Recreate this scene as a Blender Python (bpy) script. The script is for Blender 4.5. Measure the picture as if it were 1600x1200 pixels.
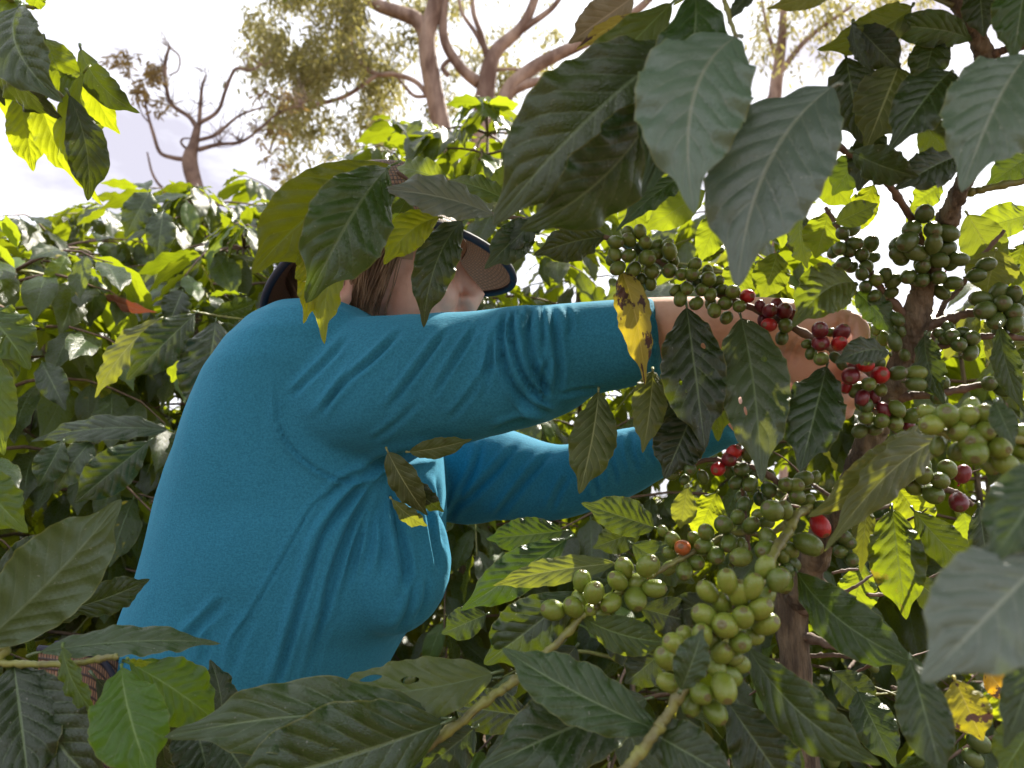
import bpy, bmesh, math, random
import numpy as np
from mathutils import Vector, Matrix, noise as mnoise

# ------------------------------------------------------------------ camera, sky, sun
for o in list(bpy.data.objects):
    bpy.data.objects.remove(o)
S = bpy.context.scene
C = S.collection
R = math.radians
PITCH = 10.0
HFOV = 67.0
CAMZ = 1.12
FPX = 800 / math.tan(R(HFOV / 2))          # focal length in photo pixels (1600 wide)
cam_d = bpy.data.cameras.new('camera')
cam = bpy.data.objects.new('camera', cam_d)
C.objects.link(cam)
cam.location = (0, 0, CAMZ)
cam.rotation_euler = (R(90 + PITCH), 0, 0)
cam_d.sensor_width = 36
cam_d.angle = R(HFOV)
cam_d.clip_start = 0.02
cam_d.clip_end = 1500
cam_d.dof.use_dof = True
cam_d.dof.focus_distance = 0.76
cam_d.dof.aperture_fstop = 9.0
S.camera = cam

SUN_EL, SUN_AZ = R(48), R(38)               # azimuth measured from +Y towards +X
sd = Vector((math.sin(SUN_AZ) * math.cos(SUN_EL), math.cos(SUN_AZ) * math.cos(SUN_EL), math.sin(SUN_EL)))
sun_d = bpy.data.lights.new('sun', 'SUN')
sun_d.energy = 5.0
sun_d.angle = R(0.6)
sun_d.color = (1.0, 0.93, 0.80)
sun = bpy.data.objects.new('sun', sun_d)
C.objects.link(sun)
sun.location = sd * 60
sun.rotation_euler = sd.to_track_quat('Z', 'Y').to_euler()

W = bpy.data.worlds.new('World')
S.world = W
W.use_nodes = True
nt = W.node_tree
nt.nodes.clear()
def N(tree, typ, **kw):
    n = tree.nodes.new(typ)
    for k, v in kw.items():
        setattr(n, k, v)
    return n
sky = N(nt, 'ShaderNodeTexSky', sky_type='NISHITA', sun_disc=False)
sky.sun_elevation = SUN_EL
sky.sun_rotation = SUN_AZ
sky.air_density = 1.0
sky.dust_density = 2.0
tc = N(nt, 'ShaderNodeTexCoord')
mp = N(nt, 'ShaderNodeMapping')
mp.inputs['Scale'].default_value = (1.0, 1.0, 2.6)
mp.inputs['Location'].default_value = (3.1, 2.2, 1.0)
cn = N(nt, 'ShaderNodeTexNoise')
cn.inputs['Scale'].default_value = 2.4
cn.inputs['Detail'].default_value = 7
cn.inputs['Roughness'].default_value = 0.55
cr = N(nt, 'ShaderNodeValToRGB')
cr.color_ramp.elements[0].position = 0.38
cr.color_ramp.elements[0].color = (3.6, 3.45, 4.0, 1)      # grey lavender cloud bases
cr.color_ramp.elements[1].position = 0.66
cr.color_ramp.elements[1].color = (10.1, 10.35, 10.8, 1)      # bright cloud
cr2 = N(nt, 'ShaderNodeValToRGB')
cr2.color_ramp.elements[0].position = 0.70
cr2.color_ramp.elements[0].color = (0.93, 0.93, 0.93, 1)  # cloud cover, a few thin spots of blue
cr2.color_ramp.elements[1].position = 0.86
cr2.color_ramp.elements[1].color = (0.45, 0.45, 0.45, 1)
cn2 = N(nt, 'ShaderNodeTexNoise')
cn2.inputs['Scale'].default_value = 3.1
cn2.inputs['Detail'].default_value = 5
mx = N(nt, 'ShaderNodeMix', data_type='RGBA')
bg = N(nt, 'ShaderNodeBackground')
bg.inputs['Strength'].default_value = 0.094
wo = N(nt, 'ShaderNodeOutputWorld')
nt.links.new(tc.outputs['Generated'], mp.inputs['Vector'])
nt.links.new(mp.outputs[0], cn.inputs['Vector'])
nt.links.new(mp.outputs[0], cn2.inputs['Vector'])
nt.links.new(cn.outputs['Fac'], cr.inputs[0])
nt.links.new(cn2.outputs['Fac'], cr2.inputs[0])
nt.links.new(cr2.outputs[0], mx.inputs[0])
nt.links.new(sky.outputs[0], mx.inputs[6])
nt.links.new(cr.outputs[0], mx.inputs[7])
nt.links.new(mx.outputs[2], bg.inputs['Color'])
nt.links.new(bg.outputs[0], wo.inputs['Surface'])

S.view_settings.view_transform = 'Standard'
S.view_settings.look = 'None'
S.view_settings.exposure = 1.32
S.view_settings.gamma = 1
S.view_settings.use_curve_mapping = False
S.render.engine = 'CYCLES'
S.cycles.use_denoising = True
S.cycles.max_bounces = 7
S.cycles.diffuse_bounces = 4
S.cycles.glossy_bounces = 3
S.cycles.transmission_bounces = 4
S.cycles.transparent_max_bounces = 8
S.cycles.caustics_reflective = False
S.cycles.caustics_refractive = False

# ------------------------------------------------------------------ helpers
cp, sp_ = math.cos(R(PITCH)), math.sin(R(PITCH))
CAM = Vector((0, 0, CAMZ))
RIGHT = Vector((1, 0, 0))
FWD = Vector((0, cp, sp_))
UPC = Vector((0, -sp_, cp))
def P(x, y, d):
    """world point seen at photo pixel (x, y), d metres in front of the lens"""
    return CAM + RIGHT * ((x - 800) / FPX * d) + UPC * ((600 - y) / FPX * d) + FWD * d
def pix(p):
    v = p - CAM
    d = v.dot(FWD)
    return 800 + v.dot(RIGHT) / d * FPX, 600 - v.dot(UPC) / d * FPX, d

def tag(o, label=None, cat=None, group=None, kind=None):
    if label: o['label'] = label
    if cat: o['category'] = cat
    if group: o['group'] = group
    if kind: o['kind'] = kind
    return o
def thing(name, loc, label, cat, group=None):
    o = bpy.data.objects.new(name, None)
    o.empty_display_size = 0.05
    C.objects.link(o)
    o.location = loc
    return tag(o, label, cat, group)
def link(name, me, mat=None, parent=None, loc=None):
    o = bpy.data.objects.new(name, me)
    if mat is not None and not me.materials:
        me.materials.append(mat)
    C.objects.link(o)
    if parent is not None:
        o.parent = parent
    if loc is not None:
        o.location = loc
    return o
def wbase(o):
    b = Vector((0, 0, 0))
    while o is not None:
        b += o.location
        o = o.parent
    return b
def smooth(me):
    me.polygons.foreach_set('use_smooth', [True] * len(me.polygons))
def mesh_from(name, V, F, uv=None):
    me = bpy.data.meshes.new(name)
    me.from_pydata([tuple(v) for v in V], [], F)
    if uv is not None:
        l = me.uv_layers.new(name='UVMap')
        li = np.empty(len(me.loops), dtype=np.int32)
        me.loops.foreach_get('vertex_index', li)
        l.data.foreach_set('uv', np.asarray(uv, dtype=np.float32)[li].ravel())
    smooth(me)
    return me

def catmull(pts, n):
    """resample a list of equal-length tuples"""
    a = np.array(pts, dtype=float)
    if len(a) == 2:
        t = np.linspace(0, 1, n)[:, None]
        return a[0] * (1 - t) + a[1] * t
    q = np.vstack([2 * a[0] - a[1], a, 2 * a[-1] - a[-2]])
    out = []
    for t in np.linspace(0, len(a) - 1 - 1e-9, n):
        i = int(t); u = t - i
        p0, p1, p2, p3 = q[i], q[i + 1], q[i + 2], q[i + 3]
        out.append(0.5 * (2 * p1 + (p2 - p0) * u + (2 * p0 - 5 * p1 + 4 * p2 - p3) * u * u + (3 * p1 - p0 - 3 * p2 + p3) * u ** 3))
    return np.array(out)
def tube(pts, rad, seg=8, V=None, F=None, cap=True, flat=1.0):
    """append a closed tube to V, F"""
    V = [] if V is None else V
    F = [] if F is None else F
    n = len(pts)
    pts = [Vector(p) for p in pts]
    t0 = (pts[1] - pts[0]).normalized()
    ref = Vector((0, 0, 1)) if abs(t0.z) < .9 else Vector((1, 0, 0))
    u = t0.cross(ref).normalized()
    base = len(V)
    for i in range(n):
        t = (pts[min(i + 1, n - 1)] - pts[max(i - 1, 0)])
        t = t.normalized() if t.length > 1e-9 else t0
        u = (u - t * u.dot(t)).normalized()
        w = t.cross(u)
        r = rad[i] if hasattr(rad, '__len__') else rad
        for k in range(seg):
            a = 2 * math.pi * k / seg
            V.append(pts[i] + u * (r * math.cos(a)) + w * (r * math.sin(a) * flat))
    for i in range(n - 1):
        for k in range(seg):
            a = base + i * seg + k; b = base + i * seg + (k + 1) % seg
            F.append((a, b, b + seg, a + seg))
    if cap:
        F.append(tuple(base + k for k in reversed(range(seg))))
        F.append(tuple(base + (n - 1) * seg + k for k in range(seg)))
    return V, F
def ellipsoid(V, F, c, ax, ay, az, nu=16, nv=10):
    base = len(V)
    c = Vector(c)
    for j in range(1, nv):
        th = math.pi * j / nv
        for i in range(nu):
            ph = 2 * math.pi * i / nu
            V.append(c + ax * (math.sin(th) * math.cos(ph)) + ay * (math.sin(th) * math.sin(ph)) + az * math.cos(th))
    for j in range(nv - 2):
        for i in range(nu):
            a = base + j * nu + i; b = base + j * nu + (i + 1) % nu
            F.append((a, a + nu, b + nu, b))
    V.append(c + az); t = len(V) - 1
    V.append(c - az); bt = len(V) - 1
    for i in range(nu):
        F.append((t, base + i, base + (i + 1) % nu))
        F.append((bt, base + (nv - 2) * nu + (i + 1) % nu, base + (nv - 2) * nu + i))
def loft(V, F, rings):
    base = len(V)
    m = len(rings[0])
    for r in rings:
        V.extend(r)
    for i in range(len(rings) - 1):
        for k in range(m):
            a = base + i * m + k; b = base + i * m + (k + 1) % m
            F.append((a, b, b + m, a + m))
    F.append(tuple(base + k for k in reversed(range(m))))
    F.append(tuple(base + (len(rings) - 1) * m + k for k in range(m)))
def remesh(V, F, voxel, smooth_it=6, factor=.5):
    me = bpy.data.meshes.new('tmp')
    me.from_pydata([tuple(v) for v in V], [], F)
    bm = bmesh.new(); bm.from_mesh(me)
    bmesh.ops.recalc_face_normals(bm, faces=bm.faces)
    bm.to_mesh(me); bm.free()
    o = bpy.data.objects.new('tmp', me)
    C.objects.link(o)
    m = o.modifiers.new('r', 'REMESH'); m.mode = 'VOXEL'; m.voxel_size = voxel; m.adaptivity = 0
    if smooth_it:
        s = o.modifiers.new('s', 'SMOOTH'); s.factor = factor; s.iterations = smooth_it
    dg = bpy.context.evaluated_depsgraph_get()
    out = bpy.data.meshes.new_from_object(o.evaluated_get(dg))
    bpy.data.objects.remove(o)
    smooth(out)
    return out
def get_co(me):
    a = np.empty(len(me.vertices) * 3, dtype=np.float32)
    me.vertices.foreach_get('co', a)
    return a.reshape(-1, 3).astype(float)
def get_no(me):
    a = np.empty(len(me.vertices) * 3, dtype=np.float32)
    me.vertex_normals.foreach_get('vector', a)
    return a.reshape(-1, 3).astype(float)
def set_co(me, a):
    me.vertices.foreach_set('co', a.astype(np.float32).ravel())
    me.update()

# ------------------------------------------------------------------ materials
def new_mat(name):
    m = bpy.data.materials.new(name)
    m.use_nodes = True
    t = m.node_tree
    t.nodes.clear()
    out = N(t, 'ShaderNodeOutputMaterial')
    return m, t, out
def math_n(t, op, a, b=None, c=None, clamp=False):
    n = N(t, 'ShaderNodeMath', operation=op, use_clamp=clamp)
    for i, v in enumerate((a, b, c)):
        if v is None: continue
        if hasattr(v, 'is_linked') or hasattr(v, 'links'):
            t.links.new(v, n.inputs[i])
        else:
            n.inputs[i].default_value = v
    return n.outputs[0]
def mix_c(t, fac, a, b, blend='MIX'):
    n = N(t, 'ShaderNodeMix', data_type='RGBA', blend_type=blend)
    for i, v in ((0, fac), (6, a), (7, b)):
        if hasattr(v, 'links'):
            t.links.new(v, n.inputs[i])
        elif i == 0:
            n.inputs[0].default_value = v
        else:
            n.inputs[i].default_value = tuple(v) + ((1,) if len(v) == 3 else ())
    return n.outputs[2]
def sstep(t, v, lo, hi):
    n = N(t, 'ShaderNodeMapRange', interpolation_type='SMOOTHSTEP')
    t.links.new(v, n.inputs[0])
    n.inputs[1].default_value = lo; n.inputs[2].default_value = hi
    return n.outputs[0]
def noise_n(t, vec, scale, detail=4, rough=.5):
    n = N(t, 'ShaderNodeTexNoise')
    n.inputs['Scale'].default_value = scale
    n.inputs['Detail'].default_value = detail
    n.inputs['Roughness'].default_value = rough
    if vec is not None: t.links.new(vec, n.inputs['Vector'])
    return n.outputs['Fac']

NV = 9.0        # lateral veins per side
SL = 2.2         # forward sweep of the lateral veins
def leaf_material(name, upper, lower, trans, tfac=.37, rough=.28, blotch=None, blotch_lo=.62, holes=(), brown=0.0, per_island=False, spec=.5):
    m, t, out = new_mat(name)
    uv = N(t, 'ShaderNodeUVMap').outputs[0]
    sx = N(t, 'ShaderNodeSeparateXYZ'); t.links.new(uv, sx.inputs[0])
    u = sx.outputs[0]
    s = math_n(t, 'ABSOLUTE', math_n(t, 'MULTIPLY_ADD', sx.outputs[1], 2.0, -1.0))
    k = math_n(t, 'MULTIPLY_ADD', u, NV, math_n(t, 'MULTIPLY', s, -SL))
    pp = math_n(t, 'PINGPONG', k, .5)                                # 0 on a vein, .5 between
    vein = math_n(t, 'SUBTRACT', 1.0, sstep(t, pp, .012, .075))
    vein = math_n(t, 'MULTIPLY', vein, sstep(t, s, .97, .6))
    mid = math_n(t, 'SUBTRACT', 1.0, sstep(t, s, .018, .05))
    anyv = math_n(t, 'MAXIMUM', math_n(t, 'MULTIPLY', vein, .42), mid)
    oi = N(t, 'ShaderNodeObjectInfo')
    geo = N(t, 'ShaderNodeNewGeometry')
    tcn = N(t, 'ShaderNodeTexCoord')
    rnd = geo.outputs['Random Per Island'] if per_island else oi.outputs['Random']
    n1 = noise_n(t, tcn.outputs['Object'], 28, 4)
    cmb = N(t, 'ShaderNodeCombineXYZ')
    t.links.new(math_n(t, 'MULTIPLY', u, 3.0), cmb.inputs[0]); t.links.new(math_n(t, 'MULTIPLY', sx.outputs[1], 1.6), cmb.inputs[1])
    t.links.new(math_n(t, 'MULTIPLY', rnd, 37.0), cmb.inputs[2])
    n2 = noise_n(t, cmb.outputs[0], 1.4, 5, .6)
    val = math_n(t, 'ADD', math_n(t, 'MULTIPLY_ADD', rnd, .55, .55), math_n(t, 'MULTIPLY', n1, .45))
    up = mix_c(t, 1.0, upper, oi.outputs['Color'], 'MULTIPLY')
    vm = N(t, 'ShaderNodeVectorMath', operation='SCALE')
    t.links.new(up, vm.inputs[0]); t.links.new(val, vm.inputs[3])
    upc = mix_c(t, math_n(t, 'MULTIPLY', anyv, .62), vm.outputs[0], tuple(min(1, c * 2.4 + .035) for c in lower))
    lo_ = mix_c(t, 1.0, lower, oi.outputs['Color'], 'MULTIPLY')
    vm2 = N(t, 'ShaderNodeVectorMath', operation='SCALE')
    t.links.new(lo_, vm2.inputs[0]); t.links.new(val, vm2.inputs[3])
    loc = mix_c(t, math_n(t, 'MULTIPLY', anyv, .5), vm2.outputs[0], tuple(min(1, c * 1.9 + .04) for c in lower))
    col = mix_c(t, geo.outputs['Backfacing'], upc, loc)
    trc = mix_c(t, math_n(t, 'MULTIPLY', anyv, .55), trans, tuple(c * .45 for c in trans))
    trc = mix_c(t, 1.0, trc, oi.outputs['Color'], 'MULTIPLY')
    tf = tfac
    if blotch is not None:
        b = sstep(t, n2, blotch_lo, blotch_lo + .05)
        col = mix_c(t, b, col, blotch)
        trc = mix_c(t, b, trc, blotch)
    if brown:
        b = sstep(t, n2, 1 - brown, 1 - brown + .04)
        col = mix_c(t, b, col, (.075, .035, .025))
        trc = mix_c(t, b, trc, (.06, .03, .02))
    # rubbed pale dust specks and a dry rim
    sp = noise_n(t, tcn.outputs['Object'], 420, 2)
    col = mix_c(t, math_n(t, 'MULTIPLY', sstep(t, sp, .69, .76), .30), col, (.42, .40, .33))
    rim = math_n(t, 'MULTIPLY', sstep(t, s, .955, .99), .55)
    col = mix_c(t, rim, col, (.16, .17, .05))
    pr = N(t, 'ShaderNodeBsdfPrincipled')
    t.links.new(col, pr.inputs['Base Color'])
    rr = math_n(t, 'ADD', math_n(t, 'MULTIPLY_ADD', n1, .22, rough - .10), math_n(t, 'MULTIPLY', geo.outputs['Backfacing'], .14))
    t.links.new(rr, pr.inputs['Roughness'])
    pr.inputs['IOR'].default_value = 1.5; pr.inputs['Specular IOR Level'].default_value = spec
    hgt = math_n(t, 'ADD', math_n(t, 'MULTIPLY', sstep(t, pp, .0, .22), .5), math_n(t, 'MULTIPLY', math_n(t, 'SUBTRACT', 1.0, mid), .6))
    hgt = math_n(t, 'ADD', hgt, math_n(t, 'MULTIPLY', noise_n(t, tcn.outputs['Object'], 260, 3, .6), .45))
    vo = N(t, 'ShaderNodeTexVoronoi', feature='DISTANCE_TO_EDGE')
    vo.inputs['Scale'].default_value = 1.0
    cv = N(t, 'ShaderNodeCombineXYZ')
    t.links.new(math_n(t, 'MULTIPLY', k, 6.0), cv.inputs[0]); t.links.new(math_n(t, 'MULTIPLY', sx.outputs[1], 34.0), cv.inputs[1])
    t.links.new(cv.outputs[0], vo.inputs['Vector'])
    net = sstep(t, vo.outputs['Distance'], .0, .22)
    hgt = math_n(t, 'ADD', hgt, math_n(t, 'MULTIPLY', net, .22))
    bp = N(t, 'ShaderNodeBump')
    bp.inputs['Strength'].default_value = .36
    bp.inputs['Distance'].default_value = .0016
    t.links.new(hgt, bp.inputs['Height'])
    t.links.new(bp.outputs[0], pr.inputs['Normal'])
    tr = N(t, 'ShaderNodeBsdfTranslucent')
    t.links.new(trc, tr.inputs['Color'])
    t.links.new(bp.outputs[0], tr.inputs['Normal'])
    ms = N(t, 'ShaderNodeMixShader'); ms.inputs[0].default_value = tf
    t.links.new(pr.outputs[0], ms.inputs[1]); t.links.new(tr.outputs[0], ms.inputs[2])
    last = ms.outputs[0]
    for (hu, hv, hr, el) in holes:                                    # holes eaten by insects: the leaf is really open there
        du = math_n(t, 'MULTIPLY', math_n(t, 'SUBTRACT', u, hu), el)
        dv = math_n(t, 'MULTIPLY', math_n(t, 'SUBTRACT', sx.outputs[1], hv), .5)
        d = math_n(t, 'SQRT', math_n(t, 'ADD', math_n(t, 'MULTIPLY', du, du), math_n(t, 'MULTIPLY', dv, dv)))
        d = math_n(t, 'ADD', d, math_n(t, 'MULTIPLY_ADD', n2, .02, -.01))
        h = math_n(t, 'LESS_THAN', d, hr)
        tb = N(t, 'ShaderNodeBsdfTransparent')
        m2 = N(t, 'ShaderNodeMixShader')
        t.links.new(h, m2.inputs[0]); t.links.new(last, m2.inputs[1]); t.links.new(tb.outputs[0], m2.inputs[2])
        last = m2.outputs[0]
    t.links.new(last, out.inputs['Surface'])
    return m

UPPER = (.018, .037, .010); LOWER = (.048, .072, .026); TRANS = (.36, .43, .010)
M = {}
M['dark'] = leaf_material('coffee_leaf', UPPER, LOWER, TRANS)
M['old'] = leaf_material('unlit_coffee_leaf', UPPER, LOWER, (.20, .26, .010), tfac=.15, rough=.27)  # weak transmission stands in for shade on leaves the sun misses
M['grey'] = leaf_material('sheen_coffee_leaf', (.055, .068, .052), (.09, .10, .07), (.20, .26, .010), tfac=.12, rough=.36, spec=.65)  # paler grey base colour paints in the sky sheen
M['holed'] = leaf_material('coffee_leaf_eaten', UPPER, LOWER, (.20, .26, .010), tfac=.15, holes=((.32, .30, .022, 1.0), (.55, .73, .014, .6), (.62, .68, .010, .6)))
M['holed2'] = leaf_material('coffee_leaf_eaten_pale', (.055, .075, .03), LOWER, TRANS, rough=.36, holes=((.45, .66, .028, .6), (.62, .52, .018, .7), (.66, .80, .03, .5)))
M['spot'] = leaf_material('coffee_leaf_spotted', UPPER, LOWER, TRANS, blotch=(.30, .26, .02), blotch_lo=.60)
M['young'] = leaf_material('young_and_sunlit_leaf', (.045, .090, .012), (.08, .125, .03), (.42, .50, .015), tfac=.40, rough=.34)  # bright green of new growth, doubling as painted sunlight on lit leaves
M['olive'] = leaf_material('olive_coffee_leaf', (.085, .105, .028), (.16, .17, .065), (.40, .42, .03), tfac=.32, rough=.46)
M['yellow'] = leaf_material('yellowing_coffee_leaf', (.30, .25, .035), (.34, .28, .06), (.55, .42, .02), tfac=.40, rough=.46, brown=.46)
M['ytip'] = leaf_material('half_yellow_coffee_leaf', (.10, .115, .03), (.17, .18, .06), (.42, .42, .03), blotch=(.27, .24, .04), blotch_lo=.56)
M['lit'] = leaf_material('sunlit_coffee_leaf', (.09, .13, .012), (.13, .16, .03), (.50, .56, .012), tfac=.50, rough=.36)  # brighter colour and transmission paint sunlight into these leaves
M['dry'] = leaf_material('dry_brown_leaf', (.13, .05, .03), (.17, .085, .05), (.28, .07, .025), tfac=.22, rough=.55, brown=.3)
M['pale'] = leaf_material('grey_brown_leaf', (.20, .17, .13), (.26, .22, .17), (.35, .28, .12), tfac=.35, rough=.45)
M['mass'] = leaf_material('coffee_leaf_mass', UPPER, LOWER, TRANS, per_island=True)

def simple_mat(name, col, rough=.6, bump_scale=None, bump=.3, col2=None, nscale=20, stretch=None, dist=.003, sub=0.0, spec=None, sheen=0.0):
    m, t, out = new_mat(name)
    pr = N(t, 'ShaderNodeBsdfPrincipled')
    tcn = N(t, 'ShaderNodeTexCoord')
    vec = tcn.outputs['Object']
    if stretch:
        mpn = N(t, 'ShaderNodeMapping'); mpn.inputs['Scale'].default_value = stretch
        t.links.new(vec, mpn.inputs[0]); vec = mpn.outputs[0]
    if col2 is not None:
        f = sstep(t, noise_n(t, vec, nscale, 6, .6), .35, .65)
        t.links.new(mix_c(t, f, col, col2), pr.inputs['Base Color'])
    else:
        pr.inputs['Base Color'].default_value = tuple(col) + (1,)
    pr.inputs['Roughness'].default_value = rough
    if spec is not None: pr.inputs['Specular IOR Level'].default_value = spec
    if sheen:
        pr.inputs['Sheen Weight'].default_value = sheen
        pr.inputs['Sheen Roughness'].default_value = .5
    if sub:
        pr.inputs['Subsurface Weight'].default_value = sub
        pr.inputs['Subsurface Radius'].default_value = (.012, .004, .002)
    if bump_scale:
        b = N(t, 'ShaderNodeBump'); b.inputs['Strength'].default_value = bump; b.inputs['Distance'].default_value = dist
        t.links.new(noise_n(t, vec, bump_scale, 6, .65), b.inputs['Height']); t.links.new(b.outputs[0], pr.inputs['Normal'])
    t.links.new(pr.outputs[0], out.inputs['Surface'])
    return m
M['bark'] = simple_mat('coffee_bark', (.23, .175, .115), .85, 170, 1.0, (.065, .046, .032), 85, (1, 1, .22), .008)
M['brown_twig'] = simple_mat('brown_twig', (.17, .105, .07), .65, 220, .6, (.10, .06, .045), 90, None, .0015)
M['green_twig'] = simple_mat('green_twig', (.20, .21, .045), .45, 160, .3, (.13, .12, .04), 70, None, .001)
M['dead_twig'] = simple_mat('dead_twig', (.17, .12, .09), .8, 240, .7, (.08, .055, .04), 80, None, .002)
M['gum_bark'] = simple_mat('gum_bark', (.42, .31, .25), .75, 9, .7, (.13, .075, .055), 3.0, (1, 1, .3), .02)
M['bare_bark'] = simple_mat('bare_bark', (.24, .165, .125), .8, 9, .5, (.10, .06, .045), 4, None, .02)
M['soil'] = simple_mat('soil', (.12, .075, .05), .9, 30, .9, (.20, .14, .09), 1.6, None, .03)
M['skin'] = simple_mat('skin', (.76, .47, .375), .46, 400, .3, (.66, .37, .285), 30, None, .0006, sub=.12)
M['hair'] = simple_mat('hair', (.15, .085, .05), .42, 300, .5, (.40, .27, .17), 60, (1, 1, .1), .001)
M['navy'] = simple_mat('navy_binding', (.012, .014, .03), .7, 700, .5, None, 20, None, .0006)
M['trouser'] = simple_mat('trouser_cloth', (.035, .05, .08), .85, 600, .4, (.045, .06, .09), 40, None, .0008)
M['shoe'] = simple_mat('boot_leather', (.05, .035, .025), .6, 90, .4, (.07, .05, .035), 20)
M['eye'] = simple_mat('eye_white', (.7, .68, .64), .2)
M['lit_straw'] = simple_mat('litter', (.33, .25, .15), .85, 60, .5, (.15, .09, .05), 12)

def fabric_mat():
    m, t, out = new_mat('teal_jersey')
    pr = N(t, 'ShaderNodeBsdfPrincipled')
    tcn = N(t, 'ShaderNodeTexCoord')
    v = tcn.outputs['Object']
    n1 = sstep(t, noise_n(t, v, 430, 3, .75), .30, .70)
    n2 = noise_n(t, v, 9, 4, .6)
    c = mix_c(t, n1, (.018, .138, .232), (.033, .218, .342))
    c = mix_c(t, math_n(t, 'MULTIPLY', n2, .35), c, (.022, .185, .31))
    t.links.new(c, pr.inputs['Base Color'])
    pr.inputs['Roughness'].default_value = .85
    pr.inputs['Specular IOR Level'].default_value = .2
    pr.inputs['Sheen Weight'].default_value = .25
    pr.inputs['Sheen Roughness'].default_value = .4
    pr.inputs['Sheen Tint'].default_value = (.25, .75, 1, 1)
    mpn = N(t, 'ShaderNodeMapping'); mpn.inputs['Scale'].default_value = (.35, .35, 1.0)
    t.links.new(v, mpn.inputs[0])
    h = math_n(t, 'ADD', noise_n(t, mpn.outputs[0], 700, 2, .5), math_n(t, 'MULTIPLY', noise_n(t, mpn.outputs[0], 130, 4, .6), .8))
    b = N(t, 'ShaderNodeBump'); b.inputs['Strength'].default_value = .30; b.inputs['Distance'].default_value = .0012
    t.links.new(h, b.inputs['Height']); t.links.new(b.outputs[0], pr.inputs['Normal'])
    t.links.new(pr.outputs[0], out.inputs['Surface'])
    return m
M['shirt'] = fabric_mat()

def weave_mat():
    m, t, out = new_mat('brown_weave')
    uv = N(t, 'ShaderNodeUVMap').outputs[0]
    sx = N(t, 'ShaderNodeSeparateXYZ'); t.links.new(uv, sx.inputs[0])
    a = math_n(t, 'PINGPONG', sx.outputs[0], .5); b = math_n(t, 'PINGPONG', sx.outputs[1], .5)
    ck = N(t, 'ShaderNodeTexChecker'); ck.inputs['Scale'].default_value = 1.0; t.links.new(uv, ck.inputs[0])
    thr = math_n(t, 'MULTIPLY', sstep(t, a, .03, .22), sstep(t, b, .03, .22))
    c = mix_c(t, ck.outputs['Fac'], (.20, .105, .06), (.085, .045, .03))
    tcn = N(t, 'ShaderNodeTexCoord')
    c = mix_c(t, noise_n(t, tcn.outputs['Object'], 60, 3), c, (.22, .12, .065))
    c = mix_c(t, thr, (.02, .012, .01), c)
    pr = N(t, 'ShaderNodeBsdfPrincipled'); t.links.new(c, pr.inputs['Base Color']); pr.inputs['Roughness'].default_value = .55
    bp = N(t, 'ShaderNodeBump'); bp.inputs['Strength'].default_value = .7; bp.inputs['Distance'].default_value = .0012
    t.links.new(thr, bp.inputs['Height']); t.links.new(bp.outputs[0], pr.inputs['Normal'])
    tr = N(t, 'ShaderNodeBsdfTranslucent'); tr.inputs[0].default_value = (.22, .12, .07, 1)
    ms = N(t, 'ShaderNodeMixShader'); ms.inputs[0].default_value = .06
    t.links.new(pr.outputs[0], ms.inputs[1]); t.links.new(tr.outputs[0], ms.inputs[2])
    t.links.new(ms.outputs[0], out.inputs['Surface'])
    return m
M['weave'] = weave_mat()

def cherry_mat(name, a, b, rough=.27, sub=.12):
    m, t, out = new_mat(name)
    pr = N(t, 'ShaderNodeBsdfPrincipled')
    tcn = N(t, 'ShaderNodeTexCoord'); oi = N(t, 'ShaderNodeObjectInfo')
    v = N(t, 'ShaderNodeVectorMath', operation='ADD'); t.links.new(tcn.outputs['Object'], v.inputs[0]); t.links.new(oi.outputs['Random'], v.inputs[1])
    sx = N(t, 'ShaderNodeSeparateXYZ'); t.links.new(tcn.outputs['Object'], sx.inputs[0])
    f = math_n(t, 'ADD', math_n(t, 'MULTIPLY', noise_n(t, v.outputs[0], 90, 4), .7), math_n(t, 'MULTIPLY_ADD', oi.outputs['Random'], .8, -.35))
    c = mix_c(t, math_n(t, 'MULTIPLY', f, 1.0, None, True), a, b)
    c = mix_c(t, math_n(t, 'MULTIPLY', sstep(t, noise_n(t, v.outputs[0], 700, 2), .66, .74), .4), c, tuple(min(1, x * 2.2 + .05) for x in b))
    # brownish crown of the fruit round the calyx scar
    cz = sstep(t, sx.outputs[2], .965, 1.0)
    c = mix_c(t, math_n(t, 'MULTIPLY', cz, .75), c, (.10, .075, .03))
    t.links.new(c, pr.inputs['Base Color'])
    rr = math_n(t, 'MULTIPLY_ADD', noise_n(t, v.outputs[0], 40, 3), .25, rough - .1)
    t.links.new(rr, pr.inputs['Roughness'])
    pr.inputs['Subsurface Weight'].default_value = sub
    pr.inputs['Subsurface Scale'].default_value = .01
    bp = N(t, 'ShaderNodeBump'); bp.inputs['Strength'].default_value = .12; bp.inputs['Distance'].default_value = .02
    t.links.new(noise_n(t, tcn.outputs['Object'], 5, 3), bp.inputs['Height']); t.links.new(bp.outputs[0], pr.inputs['Normal'])
    t.links.new(pr.outputs[0], out.inputs['Surface'])
    return m
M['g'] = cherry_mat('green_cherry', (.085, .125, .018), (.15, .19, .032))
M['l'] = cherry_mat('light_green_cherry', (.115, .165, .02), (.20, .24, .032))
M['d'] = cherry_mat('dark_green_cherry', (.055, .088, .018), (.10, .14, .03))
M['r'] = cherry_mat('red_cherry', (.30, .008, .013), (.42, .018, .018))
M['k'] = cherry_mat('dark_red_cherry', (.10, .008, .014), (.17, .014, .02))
M['o'] = cherry_mat('orange_cherry', (.33, .085, .02), (.42, .13, .04))

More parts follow.
